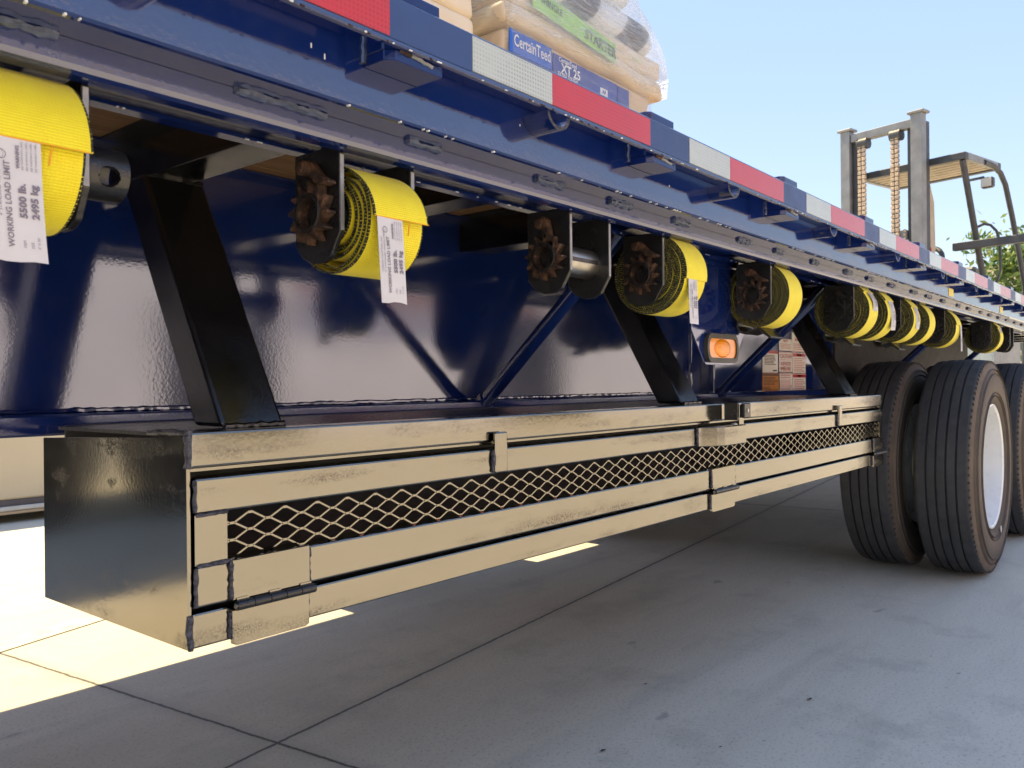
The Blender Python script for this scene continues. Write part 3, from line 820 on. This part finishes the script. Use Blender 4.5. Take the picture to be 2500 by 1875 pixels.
wlab = ['black strap winch at left edge of photo, its holed tube end sticking out',
 'black strap winch with rusty ratchet wheel holding the loosely coiled strap',
 'black strap winch with empty bare spool, the only one without any strap',
 'black strap winch holding the thick tight roll just right of the empty winch',
 'black strap winch directly above the amber marker light',
 'black strap winch with dark ratchet wheel, first of the crowded bunch before the wheels',
 'black strap winch pushed close behind the first one of the crowded bunch',
 'black strap winch with wide dark side plate in the middle of the crowded bunch',
 'black strap winch behind the middle of the crowded bunch, holding an untagged yellow roll',
 'black strap winch last of the crowded bunch, over the inner front tyre',
 'black strap winch hanging alone above the front outer tyre',
 'black strap winch farthest back, nearest the right edge of the photo']
w_first = make_winch(True)
w_std = make_winch(False)
w_blk = make_winch(False, iron='black_iron', pawl_rot=-.1)
w_emp = make_winch(False, pawl_rot=.55)
done = set()
for k, x in enumerate(XS):
    src = w_first if k == 0 else w_emp if k == 2 else w_std if k in (1, 3, 4) else w_blk
    o = src if src.name not in done else copy_tree(src)
    done.add(src.name)
    o.location = (x, AXY, AXZ); tag(o, wlab[k], 'strap winch', GW)

# ------------------------------------------------------------------ straps
def spiral(turns, r0_, r1, end, slack, sag, n_turn=44, p=1.0):
    """returns points (y, z) and length coordinate, end angle measured from +Z towards -Y"""
    N_ = int(turns*n_turn); out = []
    for k in range(N_+1):
        t = k/N_; ph = end - 2*math.pi*turns*(1-t)
        rr = r0_ + (r1-r0_)*t**p
        rr += slack*t*math.cos(ph-R(130))*.5 + slack*.12*math.sin(ph*3.1+t*9)*t
        out.append((-rr*math.sin(ph) - sag*t*.35, rr*math.cos(ph) - sag*t))
    return out
def strap_mesh(turns, r0_, r1, th, end, slack=0., sag=0., jitter=.0015, seed=1):
    g = random.Random(seed); b = MB(); uvl = b.bm.loops.layers.uv.new('uv')
    iy, ie = b.mi('yellow_webbing'), b.mi('webbing_edge'); io = None
    pts = spiral(turns, r0_, r1, end, slack, sag); xa, xb, e_ = .0155, .1165, .0026
    rows = []; L = 0; ph0 = g.uniform(0, 6)
    for k, (y, z) in enumerate(pts):
        a_ = pts[max(k-1, 0)]; c_ = pts[min(k+1, len(pts)-1)]
        tx, tz = c_[0]-a_[0], c_[1]-a_[1]; l_ = math.hypot(tx, tz) or 1; nx, nz = tz/l_, -tx/l_
        if nx*y + nz*z < 0: nx, nz = -nx, -nz
        if k: L += math.hypot(y-pts[k-1][0], z-pts[k-1][1])
        dx = jitter*math.sin(L*7+ph0) + jitter*.8*math.sin(L*19+1) + (jitter*1.2 if math.sin(L*3.1+ph0) > .8 else 0)
        o = (y+nx*th/2, z+nz*th/2); n2 = (y-nx*th/2, z-nz*th/2)
        sec = [(xa, o), (xa+e_, (o[0]+nx*.0004, o[1]+nz*.0004)), (xb-e_, (o[0]+nx*.0004, o[1]+nz*.0004)), (xb, o), (xb, n2), (xb-e_, n2), (xa+e_, n2), (xa, n2)]
        rows.append(([b.bm.verts.new((x+dx, q_[0], q_[1])) for x, q_ in sec], L))
    vv = [0, e_, .1-e_, .1, .1, .1-e_, e_, 0]
    for (A, la), (B, lb) in zip(rows, rows[1:]):
        for j in range(8):
            k = (j+1) % 8
            f = b.face((A[j], A[k], B[k], B[j]), iy if j in (1, 5) else ie, True)
            if f:
                for lp, (uu, v2) in zip(f.loops, ((la, vv[j]), (la, vv[k]), (lb, vv[k]), (lb, vv[j]))): lp[uvl].uv = (uu, v2)
    b.face(rows[0][0][::-1], ie); b.face(rows[-1][0], iy)
    return b, pts
GS = 'yellow straps rolled on the winches'
def tag_mesh(y0, z0_, x0, x1, length, curl, seed, out=0.0):
    """printed white tag hanging from (y0, z0_)"""
    b = MB(); i = b.mi('tag_white'); N_ = 10
    def warp(c_):
        s_ = max(0., -c_.z)
        return Vector((c_.x + .10*s_*s_/length*(.5), y0 + c_.y - curl*s_*(1-s_/length*.8) - out*s_, z0_ + c_.z))
    g = random.Random(seed); F = []; Bk = []
    for k in range(N_+1):
        s_ = -length*k/N_
        row = [Vector((x0 + (x1-x0)*j/4, 0, s_ - (.0025*g.random() if k == N_ else 0))) for j in range(5)]
        F.append([b.bm.verts.new(warp(p + Vector((0, -.0004, 0)))) for p in row]); Bk.append([b.bm.verts.new(warp(p + Vector((0, .0004, 0)))) for p in row])
    for S in (F, Bk):
        for k in range(N_):
            for j in range(4): b.face((S[k][j], S[k][j+1], S[k+1][j+1], S[k+1][j]), i, True)
    for k in range(N_):
        for j in (0, 4): b.face((F[k][j], F[k+1][j], Bk[k+1][j], Bk[k][j]), i)
    for j in range(4): b.face((F[N_][j], F[N_][j+1], Bk[N_][j+1], Bk[N_][j]), i)
    wd = x1-x0
    def tx(t, fx, s_, size, sx=1., bold=0): b.text(t, size, 'tag_ink', frame((x0+fx*wd, -.0013, -s_*length), (0, 0, 1), (-1, 0, 0)), 'LEFT', bold, sx, warp)
    tx('CARGO CONTROL INC', .10, .66, wd*.085, 1.15); tx('4" STANDARD WINCH STRAP', .21, .66, wd*.085, 1.1)
    tx('WORKING LOAD LIMIT', .36, .90, wd*.155, 1.02, .00015)
    tx('5500 lb.', .62, .66, wd*.185, 1.15, .0004); tx('2495 kg', .84, .66, wd*.185, 1.15, .0004)
    tx('WARNING', .56, .26, wd*.085, 1.1, .0002)
    for q_ in range(4): tx('SEE WARNING LABEL', .64+.085*q_, .27, wd*.050, 1.2)
    tx('ITEM', .60, .90, wd*.07); tx('SIZE', .74, .90, wd*.07); tx("4\" X 30'", .86, .90, wd*.07)
    # globe emblem
    cxx, czz = x0+.26*wd, -.16*length
    ii = b.mi('tag_ink')
    for rr in (.095, .045):
        P = []
        for k in range(20):
            t = 2*math.pi*k/20
            P.append([b.bm.verts.new(warp(Vector((cxx+q_*wd*math.cos(t)*(1 if rr > .05 else .5), -.0013, czz+q_*wd*math.sin(t))))) for q_ in ((.095, .082) if rr > .05 else (.088, .078))])
        for k in range(20): b.face((P[k][0], P[(k+1) % 20][0], P[(k+1) % 20][1], P[k][1]), ii)
    return b
def hook_mesh():
    b = MB()      # flat hook: bent plate behind and below the roll
    b.prism([(.055, .0), (.075, -.02), (.086, -.075), (.080, -.092), (.060, -.098), (.020, -.086), (.008, -.098), (-.012, -.112), (-.016, -.107), (.004, -.090), (.018, -.078), (.058, -.090), (.074, -.085), (.079, -.074), (.068, -.022), (.050, -.004)], 0, .020, .112, 'black_paint', .001)
    for v in b.bm.verts: v.co.y -= .022; v.co.z -= .012
    return b
def strap(k, turns, r0_, r1, th, end_deg, slack=0, sag=0, label='', seed=1, tagp=None, hook=False, thread=False, jitter=.0016):
    x = XS[k]
    e = empty('rolled_strap', (x, AXY, AXZ+.005), label, 'strap', GS)
    b, pts = strap_mesh(turns, r0_, r1, th, R(end_deg)+2*math.pi*0, slack, sag, jitter, seed)
    b.build('webbing', e, fix=False)
    y, z = pts[-1]
    if thread:     # orange stitching and the folded hem
        b = MB(); b.tube([(.0165, y-.0012, z), (.065, y-.0022, z-.0004), (.1155, y-.0012, z)], .0007, 'orange_thread', 6)
        yy = [(q_[0], q_[1]) for q_ in pts[-60:-40]]
        b.tube([(.079, y-.0006, z-.002), (.077, y-.0004, z-.012), (.076, y-.0002, z-.020)], .0011, 'orange_thread', 6)
        b.build('stitching', e)
    if tagp: tag_mesh(y-.001+tagp.get('dy', 0), z+tagp.get('dz', .001), tagp['x0'], tagp['x1'], tagp['len'], tagp.get('curl', .06), seed, tagp.get('out', 0)).build('label_tag', e)
    if hook: hook_mesh().build('flat_hook', e)
    return e
strap(0, 5.2, .034, .0835, .0034, 94, .006, .001, 'yellow strap roll at left edge of photo with a large printed white tag', 1, dict(x0=.020, x1=.068, len=.116, curl=.05), thread=True)
strap(1, 5.2, .036, .0790, .0030, 94, .022, .008, 'loosely coiled yellow strap with black edges and long white tag, left of the empty winch', 2, dict(x0=.018, x1=.064, len=.116, curl=.07), thread=True, jitter=.003)
strap(3, 12.2, .034, .0905, .0040, 100, .003, .001, 'thick tight yellow strap roll with a narrow white tag dangling, right of the empty winch', 3, dict(x0=.028, x1=.068, len=.098, curl=.02))
strap(4, 12.4, .034, .0915, .0040, 20, .003, 0, 'thick tight yellow strap roll directly above the amber marker light', 4, hook=True)
strap(5, 13.0, .034, .0950, .0040, 52, .003, 0, 'yellow strap roll with a white tag over its top, first of the crowded bunch', 5, dict(x0=.050, x1=.098, len=.075, curl=.9), hook=True)
strap(6, 12.6, .034, .0940, .0040, 62, .003, 0, 'yellow strap roll close behind the first of the crowded bunch, tag down its face', 6, dict(x0=.050, x1=.104, len=.105, curl=.32))
strap(7, 12.4, .034, .0930, .0040, 62, .003, 0, 'yellow strap roll with white tag beside the wide dark plate mid-bunch', 7, dict(x0=.050, x1=.098, len=.085, curl=.35), hook=True)
strap(8, 12.4, .034, .0935, .0040, 30, .003, 0, 'yellow strap roll without a tag, behind the middle of the crowded bunch', 8)
strap(9, 12.0, .034, .0930, .0040, 84, .003, 0, 'yellow strap roll with curled white tag off its edge, last of the crowded bunch', 9, dict(x0=.090, x1=.118, len=.120, curl=.05))
strap(10, 12.0, .034, .0930, .0040, 60, .003, 0, 'small far yellow strap roll hanging alone above the front outer tyre', 10, dict(x0=.050, x1=.100, len=.08, curl=.3))

# ------------------------------------------------------------------ load on the deck
def soft_box(b, a, c_, mat, bev=.02, seed=0, amp=.006, seg=3, mtx=None):
    i = b.mi(mat); t = bmesh.new(); g = random.Random(seed)
    bmesh.ops.create_cube(t, size=1)
    S = Vector(c_)-Vector(a); bmesh.ops.transform(t, matrix=Matrix.Translation((Vector(a)+Vector(c_))/2) @ Matrix.Diagonal((*S, 1)), verts=t.verts)
    bmesh.ops.bevel(t, geom=t.edges[:], offset=bev, segments=seg, affect='EDGES', profile=.5)
    bmesh.ops.subdivide_edges(t, edges=[e for e in t.edges if e.calc_length() > .12], cuts=5, use_grid_fill=True)
    p = [g.uniform(0, 6) for _ in range(6)]
    for v in t.verts:
        v.co += Vector((math.sin(v.co.z*31+p[0])+math.sin(v.co.y*19+p[3]), math.sin(v.co.x*17+p[1])+math.sin(v.co.z*43+p[4]), .8*math.sin(v.co.x*13+p[2])+.5*math.sin(v.co.x*29+p[5])))*amp*.5
    for f in t.faces: f.smooth = True
    s_ = b; s_.add(t, i, mtx)
LY0 = .84       # front face of the stacks
P = empty('shingle_pallet', (2.36, 1.33, 1.43), 'film-wrapped pallet of beige shingle bundles with blue labels on the trailer deck', 'wrapped pallet')
def lp(b, name, parent=P):
    for v in b.bm.verts: v.co -= Vector((2.36, 1.33, 1.43))
    return b.build(name, parent)
b = MB()
for k in range(7): b.box((1.93, LY0+.14*k, 1.518), (2.79, LY0+.14*k+.10, 1.538), 'pallet_wood')
for xx in (1.95, 2.33, 2.71): b.box((xx, LY0, 1.431), (xx+.06, LY0+.95, 1.517), 'pallet_wood')
lp(b, 'pallet')
h = 1.540
for k in range(6):
    z1 = h + .0825
    for r in range(3):
        b = MB(); soft_box(b, (1.930+.006*math.sin(k*2), LY0+.325*r, h), (2.786+.006*math.cos(k*3), LY0+.325*r+.318, z1-.001), 'kraft', .018, k*3+r, .006)
        o = lp(b, 'shingle_bundle')
        if r == 0 and k >= 3:
            b = MB()
            b.box((1.938, LY0-.0075, h+.004), (2.150, LY0-.004, z1-.008), 'label_blue')
            b.text('CertainTeed', .052, 'print_white', FACE(1.955, LY0-.0095, h+.042), 'LEFT', .0006, .70)
            b.box((2.158, LY0-.0075, h-.006), (2.540, LY0-.004, z1-.018), 'label_navy')
            b.text('CertainTeed', .022, 'print_white', FACE(2.185, LY0-.0095, h+.052), 'LEFT', .0003, .9)
            b.text('XT 25', .042, 'print_white', FACE(2.20, LY0-.0095, h+.026), 'LEFT', .0010, 1.0)
            b.text('EXTRA TOUGH', .018, 'print_white', FACE(2.18, LY0-.0095, h+.004), 'LEFT', .0004, .9)
            b.box((2.43, LY0-.0090, h+.002), (2.475, LY0-.0076, h+.026), 'print_white'); b.text('AR', .020, 'label_navy', FACE(2.4525, LY0-.0100, h+.013), 'CENTER', .0005)
            b.box((2.545, LY0-.0075, h-.004), (2.62, LY0-.004, z1-.020), 'label_navy')
            b.text('Weathered Wood', .020, 'print_black', frame((1.921, LY0+.27, h+.045), (0, -1, 0), (0, 0, 1)), 'LEFT', .0003, 1.0)
            for v in b.bm.verts: v.co -= Vector((2.36, 1.33, 1.43))
            b.build('bundle_label', o)
    h = z1
for q_ in range(2):
    b = MB(); soft_box(b, (1.915+.008*q_, LY0-.02+.006*q_, h+.001+.075*q_), (2.862-.012*q_, LY0+.98, h+.0745+.0755*q_), 'kraft_pale', .022, 40+q_, .009); o = lp(b, 'starter_pack')
b = MB()
b.prism([(2.02, h+.075), (2.49, h+.036), (2.49, h+.104), (2.02, h+.145)], 1, LY0-.0335, LY0-.0305, 'label_green')
b.text('STARTER', .050, 'print_black', frame((2.30, LY0-.0355, h+.082), (1, 0, -.083), (.083, 0, 1)), 'LEFT', .0010, .95)
b.text('SHINGLE', .030, 'print_black', frame((2.06, LY0-.0355, h+.112), (1, 0, -.083), (.083, 0, 1)), 'LEFT', .0004, .95)
b.text('starter', .026, 'label_green', FACE(2.60, LY0-.0345, h+.09), 'LEFT', 0, .95)
for v in b.bm.verts: v.co -= Vector((2.36, 1.33, 1.43))
b.build('pack_label', o)
h2 = h + .152
for k, (xr, dh) in enumerate(((2.80, .13), (2.66, .14), (2.57, .14))):
    b = MB(); soft_box(b, (1.93, LY0-.01, h2), (xr, LY0+.95, h2+dh), 'swirl_print', .045, 60+k, .012); lp(b, 'printed_pack')
    h2 += dh + .001
# film shell: profile in (x,z) along the front, wrapped round the stack
b = MB(); i = b.mi('stretch_film'); levels = [(1.60, 1.918, 2.80, 0), (1.75, 1.915, 2.802, 0), (1.95, 1.916, 2.803, 0), (2.028, 1.914, 2.805, .004), (2.050, 1.90, 2.878, .03), (2.12, 1.90, 2.884, .034), (2.185, 1.905, 2.878, .03), (2.235, 1.910, 2.845, .025), (2.29, 1.912, 2.79, .02), (2.34, 1.915, 2.71, .018), (2.42, 1.915, 2.64, .02), (2.60, 1.92, 2.60, .015)]
rows_ = []
for z, xa, xb, oy in levels:
    y0, y1 = LY0-.014-oy, LY0+.985+oy; ring_ = []
    nX, nY = 26, 20
    peri = [(xa+(xb-xa)*j/nX, y0) for j in range(nX)] + [(xb, y0+(y1-y0)*j/nY) for j in range(nY)] + [(xb-(xb-xa)*j/nX, y1) for j in range(nX)] + [(xa, y1-(y1-y0)*j/nY) for j in range(nY)]
    cx_, cy_ = (xa+xb)/2, (y0+y1)/2
    for j, (x, y) in enumerate(peri):
        # round the corners a little, add folds
        fx, fy = abs(x-cx_)/((xb-xa)/2), abs(y-cy_)/((y1-y0)/2); cut = 1-.035*max(0, fx+fy-1.75)/.25
        fold = .004*math.sin(j*1.7+z*37)*math.sin(z*23+j*.6)
        ring_.append(b.bm.verts.new((cx_+(x-cx_)*cut, cy_+(y-cy_)*cut+(fold-.004 if y == y0 else fold), z+.006*math.sin(j*.9))))
    rows_.append(ring_)
for A, B in zip(rows_, rows_[1:]):
    for j in range(len(A)): b.face((A[j], A[(j+1) % len(A)], B[(j+1) % len(B)], B[j]), i, True)
lp(b, 'stretch_film')

Q = empty('cream_pallet', (1.36, 1.33, 1.43), 'pallet of plain cream packs standing left of the film-wrapped pallet', 'pallet load')
b = MB()
for xx in (.95, 1.33, 1.72): b.box((xx, LY0, 1.431), (xx+.07, LY0+.95, 1.53), 'pallet_wood')
for v in b.bm.verts: v.co -= Vector((1.36, 1.33, 1.43))
b.build('pallet', Q)
h = 1.532
for k in range(8):
    b = MB(); soft_box(b, (.93+.01*math.sin(k*2.1), LY0+.01*math.cos(k*1.7), h), (1.795+.012*math.cos(k*1.9), LY0+.95, h+.118), 'kraft_pale', .022, 90+k, .010)
    for v in b.bm.verts: v.co -= Vector((1.36, 1.33, 1.43))
    o = b.build('cream_pack', Q)
    h += .119

# ------------------------------------------------------------------ forklift carried behind the trailer
FO = Vector((9.507, 1.534, 0)); ang = math.atan2(.79, .19)
FK = empty('forklift', tuple(FO), 'grey forklift with tall mast, tan lift chains and slatted overhead guard behind the trailer', 'forklift')
# local frame: p(l, bk, z): l along the mast width (away), bk backwards
Lv = Vector((.234, .972, 0)); Bv = Vector((.972, -.234, 0))
def fp(l, k_, z): return Lv*l + Bv*k_ + Vector((0, 0, z))
FM = frame((0, 0, 0), Bv, Lv)     # local x = back, local y = lateral
def fbox(a, c_, mat, bev=.004): return MB().box(a, c_, mat, bev, FM)
TOPZ = 3.80
for l0, l1 in ((-.085, .035), (.735, .845)):
    inner = 1 if l0 < 0 else -1
    b = MB(); b.box((0, l0, .55), (.10, l1, TOPZ-.03), 'lift_grey', .004, FM)
    b.box((.10, l0+.01, .55), (.19, l1-.01, TOPZ-.10), 'lift_dark', .003, FM)
    b.box((-.02, l0-.03, TOPZ-.03), (.13, l1+.03, TOPZ), 'lift_grey', .008, FM)
    b.build('mast_rail', FK)
    yi = l1+.004 if inner == 1 else l0-.064
    b = MB(); b.box((.06, yi, .55), (.17, yi+.06, TOPZ-.16), 'lift_dark', .003, FM); b.build('mast_channel', FK)
fbox((.02, .04, TOPZ-.16), (.11, .73, TOPZ-.07), 'lift_grey').build('mast_crossbar', FK)
fbox((.03, .10, 2.46), (.10, .73, 2.56), 'lift_grey').build('mast_crossbar', FK)
for l in (.17, .55):
    b = MB()
    zz = .9
    while zz < TOPZ-.17:
        for q_ in range(2):
            b.box((.0, l+q_*.048, zz), (.035, l+q_*.048+.040, zz+.040), 'lift_chain', .003, FM)
        b.box((.006, l+.012, zz+.0405), (.03, l+.076, zz+.0495), 'lift_dark', 0, FM)
        zz += .05
    b.build('lift_chain', FK)
    b = MB(); c0 = FM @ Vector((.05, l-.015, TOPZ-.20)); c1 = FM @ Vector((.05, l+.10, TOPZ-.20)); b.tube([c0, c1], .065, 'lift_dark', 20); b.build('chain_pulley', FK)
b = MB()
zz = .9
while zz < 2.55: b.box((.02, .105, zz), (.04, .135, zz+.030), 'lift_chain', .004, FM); zz += .042
b.build('lift_chain', FK)
b = MB(); b.tube([FM @ Vector((.13, .685, 1.0)), FM @ Vector((.13, .685, 3.25))], .028, 'chrome', 14); b.tube([FM @ Vector((.13, .685, 3.25)), FM @ Vector((.13, .685, 3.55))], .05, 'lift_dark', 14); b.build('lift_cylinder', FK)
# gussets either side
b = MB(); b.prism([(.19, 2.0), (.30, 2.35), (.28, 2.85), (.19, 3.05)], 1, -.075, -.055, 'lift_tan', .003, FM); b.build('mast_gusset', FK)
b = MB(); b.prism([(.12, 1.9), (.24, 2.0), (.22, 2.55), (.12, 2.75)], 1, .850, .875, 'lift_tan', .003, FM); b.build('mast_gusset', FK)
# overhead guard
gz = 3.285
b = MB()
b.box((.19, -.44, gz-.055), (.26, .74, gz+.02), 'lift_dark', .006, FM)
b.box((.95, -.44, gz-.055), (1.02, .74, gz+.02), 'lift_dark', .006, FM)
for l in (-.44, .69): b.box((.262, l, gz-.055), (.948, l+.05, gz+.02), 'lift_grey', .004, FM)
for k in range(6): b.box((.30+.11*k, -.385, gz-.045), (.375+.11*k, .685, gz-.010), 'lift_tan', .004, FM)
b.build('overhead_guard', FK)
b = MB(); b.tube([fp(-.40, .22, gz-.06), fp(-.40, .45, 2.6), fp(-.40, .76, 1.75)], .032, 'lift_dark', 10); b.build('guard_pillar', FK)
b = MB(); b.tube([fp(-.44, .62, gz-.03), fp(-.44, .84, gz-.04), fp(-.44, 1.00, gz-.09), fp(-.44, 1.12, gz-.20), fp(-.44, 1.28, gz-.52), fp(-.44, 1.60, 2.0), fp(-.44, 1.66, 1.6)], .028, 'lift_dark', 12); b.build('guard_pillar', FK)
b = MB(); b.box((.36, -1.5, 2.32), (.43, -.22, 2.40), 'lift_dark', .004, FM); b.build('side_bar', FK)
b = MB(); b.tube([fp(-.42, .50, 2.56), fp(-.47, .53, 2.585), fp(-.52, .56, 2.57), fp(-.56, .60, 2.51), fp(-.58, .62, 2.42), fp(-.585, .63, 2.30), fp(-.585, .63, 2.10), fp(-.56, .62, 1.98), fp(-.50, .60, 1.93)], .014, 'lift_dark', 8); b.build('grab_handle', FK)
b = MB(); b.tube([fp(-.42, .30, 3.02), fp(-.52, .42, 3.05)], .014, 'lift_dark', 8); b.box((.38, -.62, 2.93), (.45, -.50, 3.04), 'lift_dark', .014, FM); b.box((.372, -.61, 2.94), (.379, -.51, 3.03), 'lamp_glass', .003, FM); b.build('work_lamp', FK)
# steering wheel, seat, body and wheels
b = MB()
pts = [fp(.13, .55, 2.27) + Lv*.15*math.cos(t) + (Vector((0, 0, 1))*.85+Bv*.4)*.17*math.sin(t) for t in [2*math.pi*k/24 for k in range(25)]]
b.tube(pts, .028, 'lift_dark', 10, False); b.tube([fp(.13, .55, 2.27), fp(.13, .35, 1.9)], .02, 'lift_tan', 8); b.build('steering_wheel', FK)
fbox((.85, -.05, 1.60), (1.30, .45, 1.78), 'lift_dark', .03).build('seat', FK)
fbox((1.25, -.05, 1.75), (1.38, .45, 2.25), 'lift_dark', .03).build('seat', FK)
fbox((.20, -.36, .70), (1.70, 1.05, 1.60), 'lift_grey', .03).build('body', FK)
for l in (-.45, 1.05):
    b = MB(); b.lathe([(-.11, .2), (-.13, .28), (-.10, .38), (.10, .38), (.13, .28), (.11, .2)], 1, 'tread_rubber', 36)
    b.lathe([(-.10, .2), (-.06, .17), (-.06, .01)], 1, 'rim_white', 24)
    for v in b.bm.verts: v.co = FM @ (v.co + Vector((.45, l, .45)))
    b.build('wheel', FK)
for l in (.10, .62): fbox((-1.1, l, .60), (-.02, l+.10, .65), 'lift_dark').build('fork', FK)
b = MB(); b.prism([(.19, 2.02), (.205, 2.02), (.205, 2.36), (.19, 2.36)], 1, -.080, -.0765, 'red_decal', 0, FM)
b.build('warning_label', FK)

# ------------------------------------------------------------------ things beyond
def tree(name, loc, H, rad, label, seed, nleaf=2600):
    g = random.Random(seed); e = empty(name, loc, label, 'tree')
    b = MB(); b.tube([(0, 0, 0), (.05, .03, H*.25), (-.04, .05, H*.55), (.05, 0, H*.8)], [.17, .14, .09, .03], 'bark', 10)
    for k in range(7):
        t = 2*math.pi*k/7+g.random(); z = H*(.3+.07*k); b.tube([(0, 0, z), (rad*.35*math.cos(t), rad*.35*math.sin(t), z+H*.10), (rad*.7*math.cos(t), rad*.7*math.sin(t), z+H*.17)], [.06, .04, .012], 'bark', 6)
    b.build('trunk', e)
    b = MB(); il, ig = b.mi('leaf_light'), b.mi('leaf_green')
    cl = []
    for k in range(60):
        v = Vector((g.gauss(0, 1), g.gauss(0, 1), g.gauss(0, 1))).normalized()*g.uniform(.45, 1.05)
        cl.append((Vector((v.x*rad, v.y*rad, H*.62+v.z*H*.36)), g.uniform(.25, .5)*rad*.8))
    for k in range(nleaf):
        c_, r_ = g.choice(cl); p = c_ + Vector((g.gauss(0, .5), g.gauss(0, .5), g.gauss(0, .42)))*r_
        u_ = Vector((g.gauss(0, 1), g.gauss(0, 1), g.gauss(0, .7))).normalized(); w_ = u_.orthogonal().normalized(); w_.rotate(Matrix.Rotation(g.uniform(0, 6.28), 3, u_)); x_ = u_.cross(w_); s_ = g.uniform(.06, .13)
        b.face([b.bm.verts.new(p + q_) for q_ in (w_*s_*1.6, x_*s_*.6, -w_*s_*1.6, -x_*s_*.6)], il if g.random() < .45 else ig)
    b.build('crown', e, fix=False)
tree('leafy_tree', (35.8, 3.9, 0), 6.9, 2.3, 'light green leafy tree behind the forklift at the right edge', 5, 5200)
tree('leafy_tree', (46.0, 3.6, 0), 5.6, 2.3, 'second green tree low behind the leafy tree at the right edge', 9, 3600)
# beige store far behind, with a gable
SB = empty('beige_building', (66, 9, 0), 'low beige building far behind the forklift with a pale gable end', 'building')
b = MB(); b.prism([(-6, 0), (6, 0), (6, 5.2), (1.5, 8.6), (-.5, 8.6), (-6, 4.6)], 0, 0, 12, 'stucco_beige'); b.build('wall', SB)
b = MB(); b.prism([(-6.3, 4.55), (-.5, 8.75), (1.5, 8.75), (6.3, 5.15), (6.3, 5.35), (1.5, 8.95), (-.5, 8.95), (-6.3, 4.75)], 0, -.3, 12.3, 'stucco'); b.build('roof', SB)
b = MB(); b.box((-.04, -3, 0), (-.003, -1, 2.4), 'store_dark'); b.build('door', SB)
SC = empty('dark_container', (24, 1.4, 0), 'dark grey container standing far behind the trailer at the right edge', 'container')
b = MB(); b.box((0, -3.0, .15), (6, 1.2, 3.15), 'lift_dark', .03); b.build('body', SC)
b = MB()
for k in range(14): b.box((-.03, -2.85+.29*k, .3), (-.002, -2.72+.29*k, 3.0), 'lift_dark', .01)
b.build('ribbed_end', SC)
# big carton on a pallet beyond the trailer
CP = empty('carton_pallet', (2.3, 5.72, 0), 'large tan carton on a wooden pallet in the sun beyond the trailer', 'pallet load')
def cp(b, name): return b.build(name, CP)
b = MB()
for k in range(4): b.box((-2.0+k*1.35, 0, .012), (-1.85+k*1.35, 1.2, .062), 'pallet_wood', .003)
b.box((-2.05, -.02, .064), (2.25, .16, .082), 'pallet_wood', .002); b.box((-2.05, .5, .064), (2.25, .68, .082), 'pallet_wood', .002); b.box((-2.05, 1.0, .064), (2.25, 1.18, .082), 'pallet_wood', .002)
cp(b, 'pallet')
b = MB(); b.box((-2.03, -.01, .084), (2.2, 1.2, .118), 'sheet_white', .008); cp(b, 'packing_sheet')
b = MB(); b.box((-2.0, .012, .120), (2.18, 1.18, .165), 'carton_strip', .004); cp(b, 'base_strip')
b = MB(); b.box((-2.0, .0, .167), (2.18, 1.2, .64), 'carton', .012); cp(b, 'carton')

# trailer parked on the far side, seen in the rack's end plate
FT = empty('parked_trailer', (-.1, 5.0, 0), 'grey box trailer parked beyond the flatbed, out of the picture to the left', 'trailer')
MB().box((-9, 0, 1.10), (0, 2.5, 3.6), 'lift_grey', .03).build('body', FT)
for k in range(8): MB().box((-1.6-k*.9, -.03, 1.12), (-1.2-k*.9, -.002, 1.30), 'store_red' if k % 2 else 'van_white').build('reflective_tape', FT)
MB().box((-8.5, .3, .62), (-.2, .5, 1.098), 'lift_dark').build('offview_panel', FT)
for x in (-.9, -2.1, -4.4):
    b = MB(); b.lathe([(-.12, .28), (-.14, .50), (.14, .50), (.12, .28), (.05, .02)], 1, 'tread_rubber', 32); b.build('wheel', FT, (x, .16, .505))

# store behind the photographer, seen only in the reflections
ST = empty('store_building', (5, -13, 0), 'long pale store building across the yard with dark doors and a red canopy band', 'building')
b = MB(); b.box((-45, -8, 0), (55, 0, 6.3), 'store_wall'); b.build('wall', ST)
b = MB(); b.box((-45.2, -.2, 6.3), (55.2, .25, 6.7), 'stucco'); b.build('parapet', ST)
for x, wd, hh in ((-30, 6, 2.9), (-17, 2, 2.4), (-6.5, 3, 2.8), (-1.5, 1.2, 2.3), (3, 2.5, 2.6), (12, 4, 3.0), (29, 5, 3.0)):
    b = MB(); b.box((x, .003, 0), (x+wd, .06, hh), 'store_dark'); b.build('door', ST)
for x, wd in ((-8, 8), (6, 9)):
    b = MB(); b.box((x, .003, 3.3), (x+wd, .7, 4.2), 'store_red', .02); b.build('canopy', ST)
# dry leaf scraps on the concrete
GL = 'dry leaf scraps on the concrete'
for k, (x, y, s_) in enumerate(((3.119, 1.773, .016), (2.275, .583, .009), (2.466, .136, .011), (2.975, -.161, .020), (2.103, .127, .010), (1.794, .428, .010), (2.353, .937, .018), (3.9, .5, .012), (3.1, -.05, .008), (2.0, .2, .006))):
    g = random.Random(k); b = MB(); i = b.mi('dry_leaf'); t0 = g.uniform(0, 6)
    pts = []
    for j in range(9):
        t = t0+2*math.pi*j/9; rr = s_*(1.0 if j % 2 else .65)*g.uniform(.7, 1.1); pts.append((rr*1.5*math.cos(t)*math.cos(t0)-.5*rr*math.sin(t), rr*math.sin(t)*.6))
    A = [b.bm.verts.new((p[0], p[1], .0045+.35*s_*abs(p[0]/s_)**2*.25)) for p in pts]; c0 = b.bm.verts.new((0, 0, .0042))
    for j in range(9): b.face((A[j], A[(j+1) % 9], c0), i)
    o = b.build('leaf_scrap', None, (x, y, 0)); tag(o, 'small dark dry leaf scrap lying on the shaded concrete', 'leaf', GL)
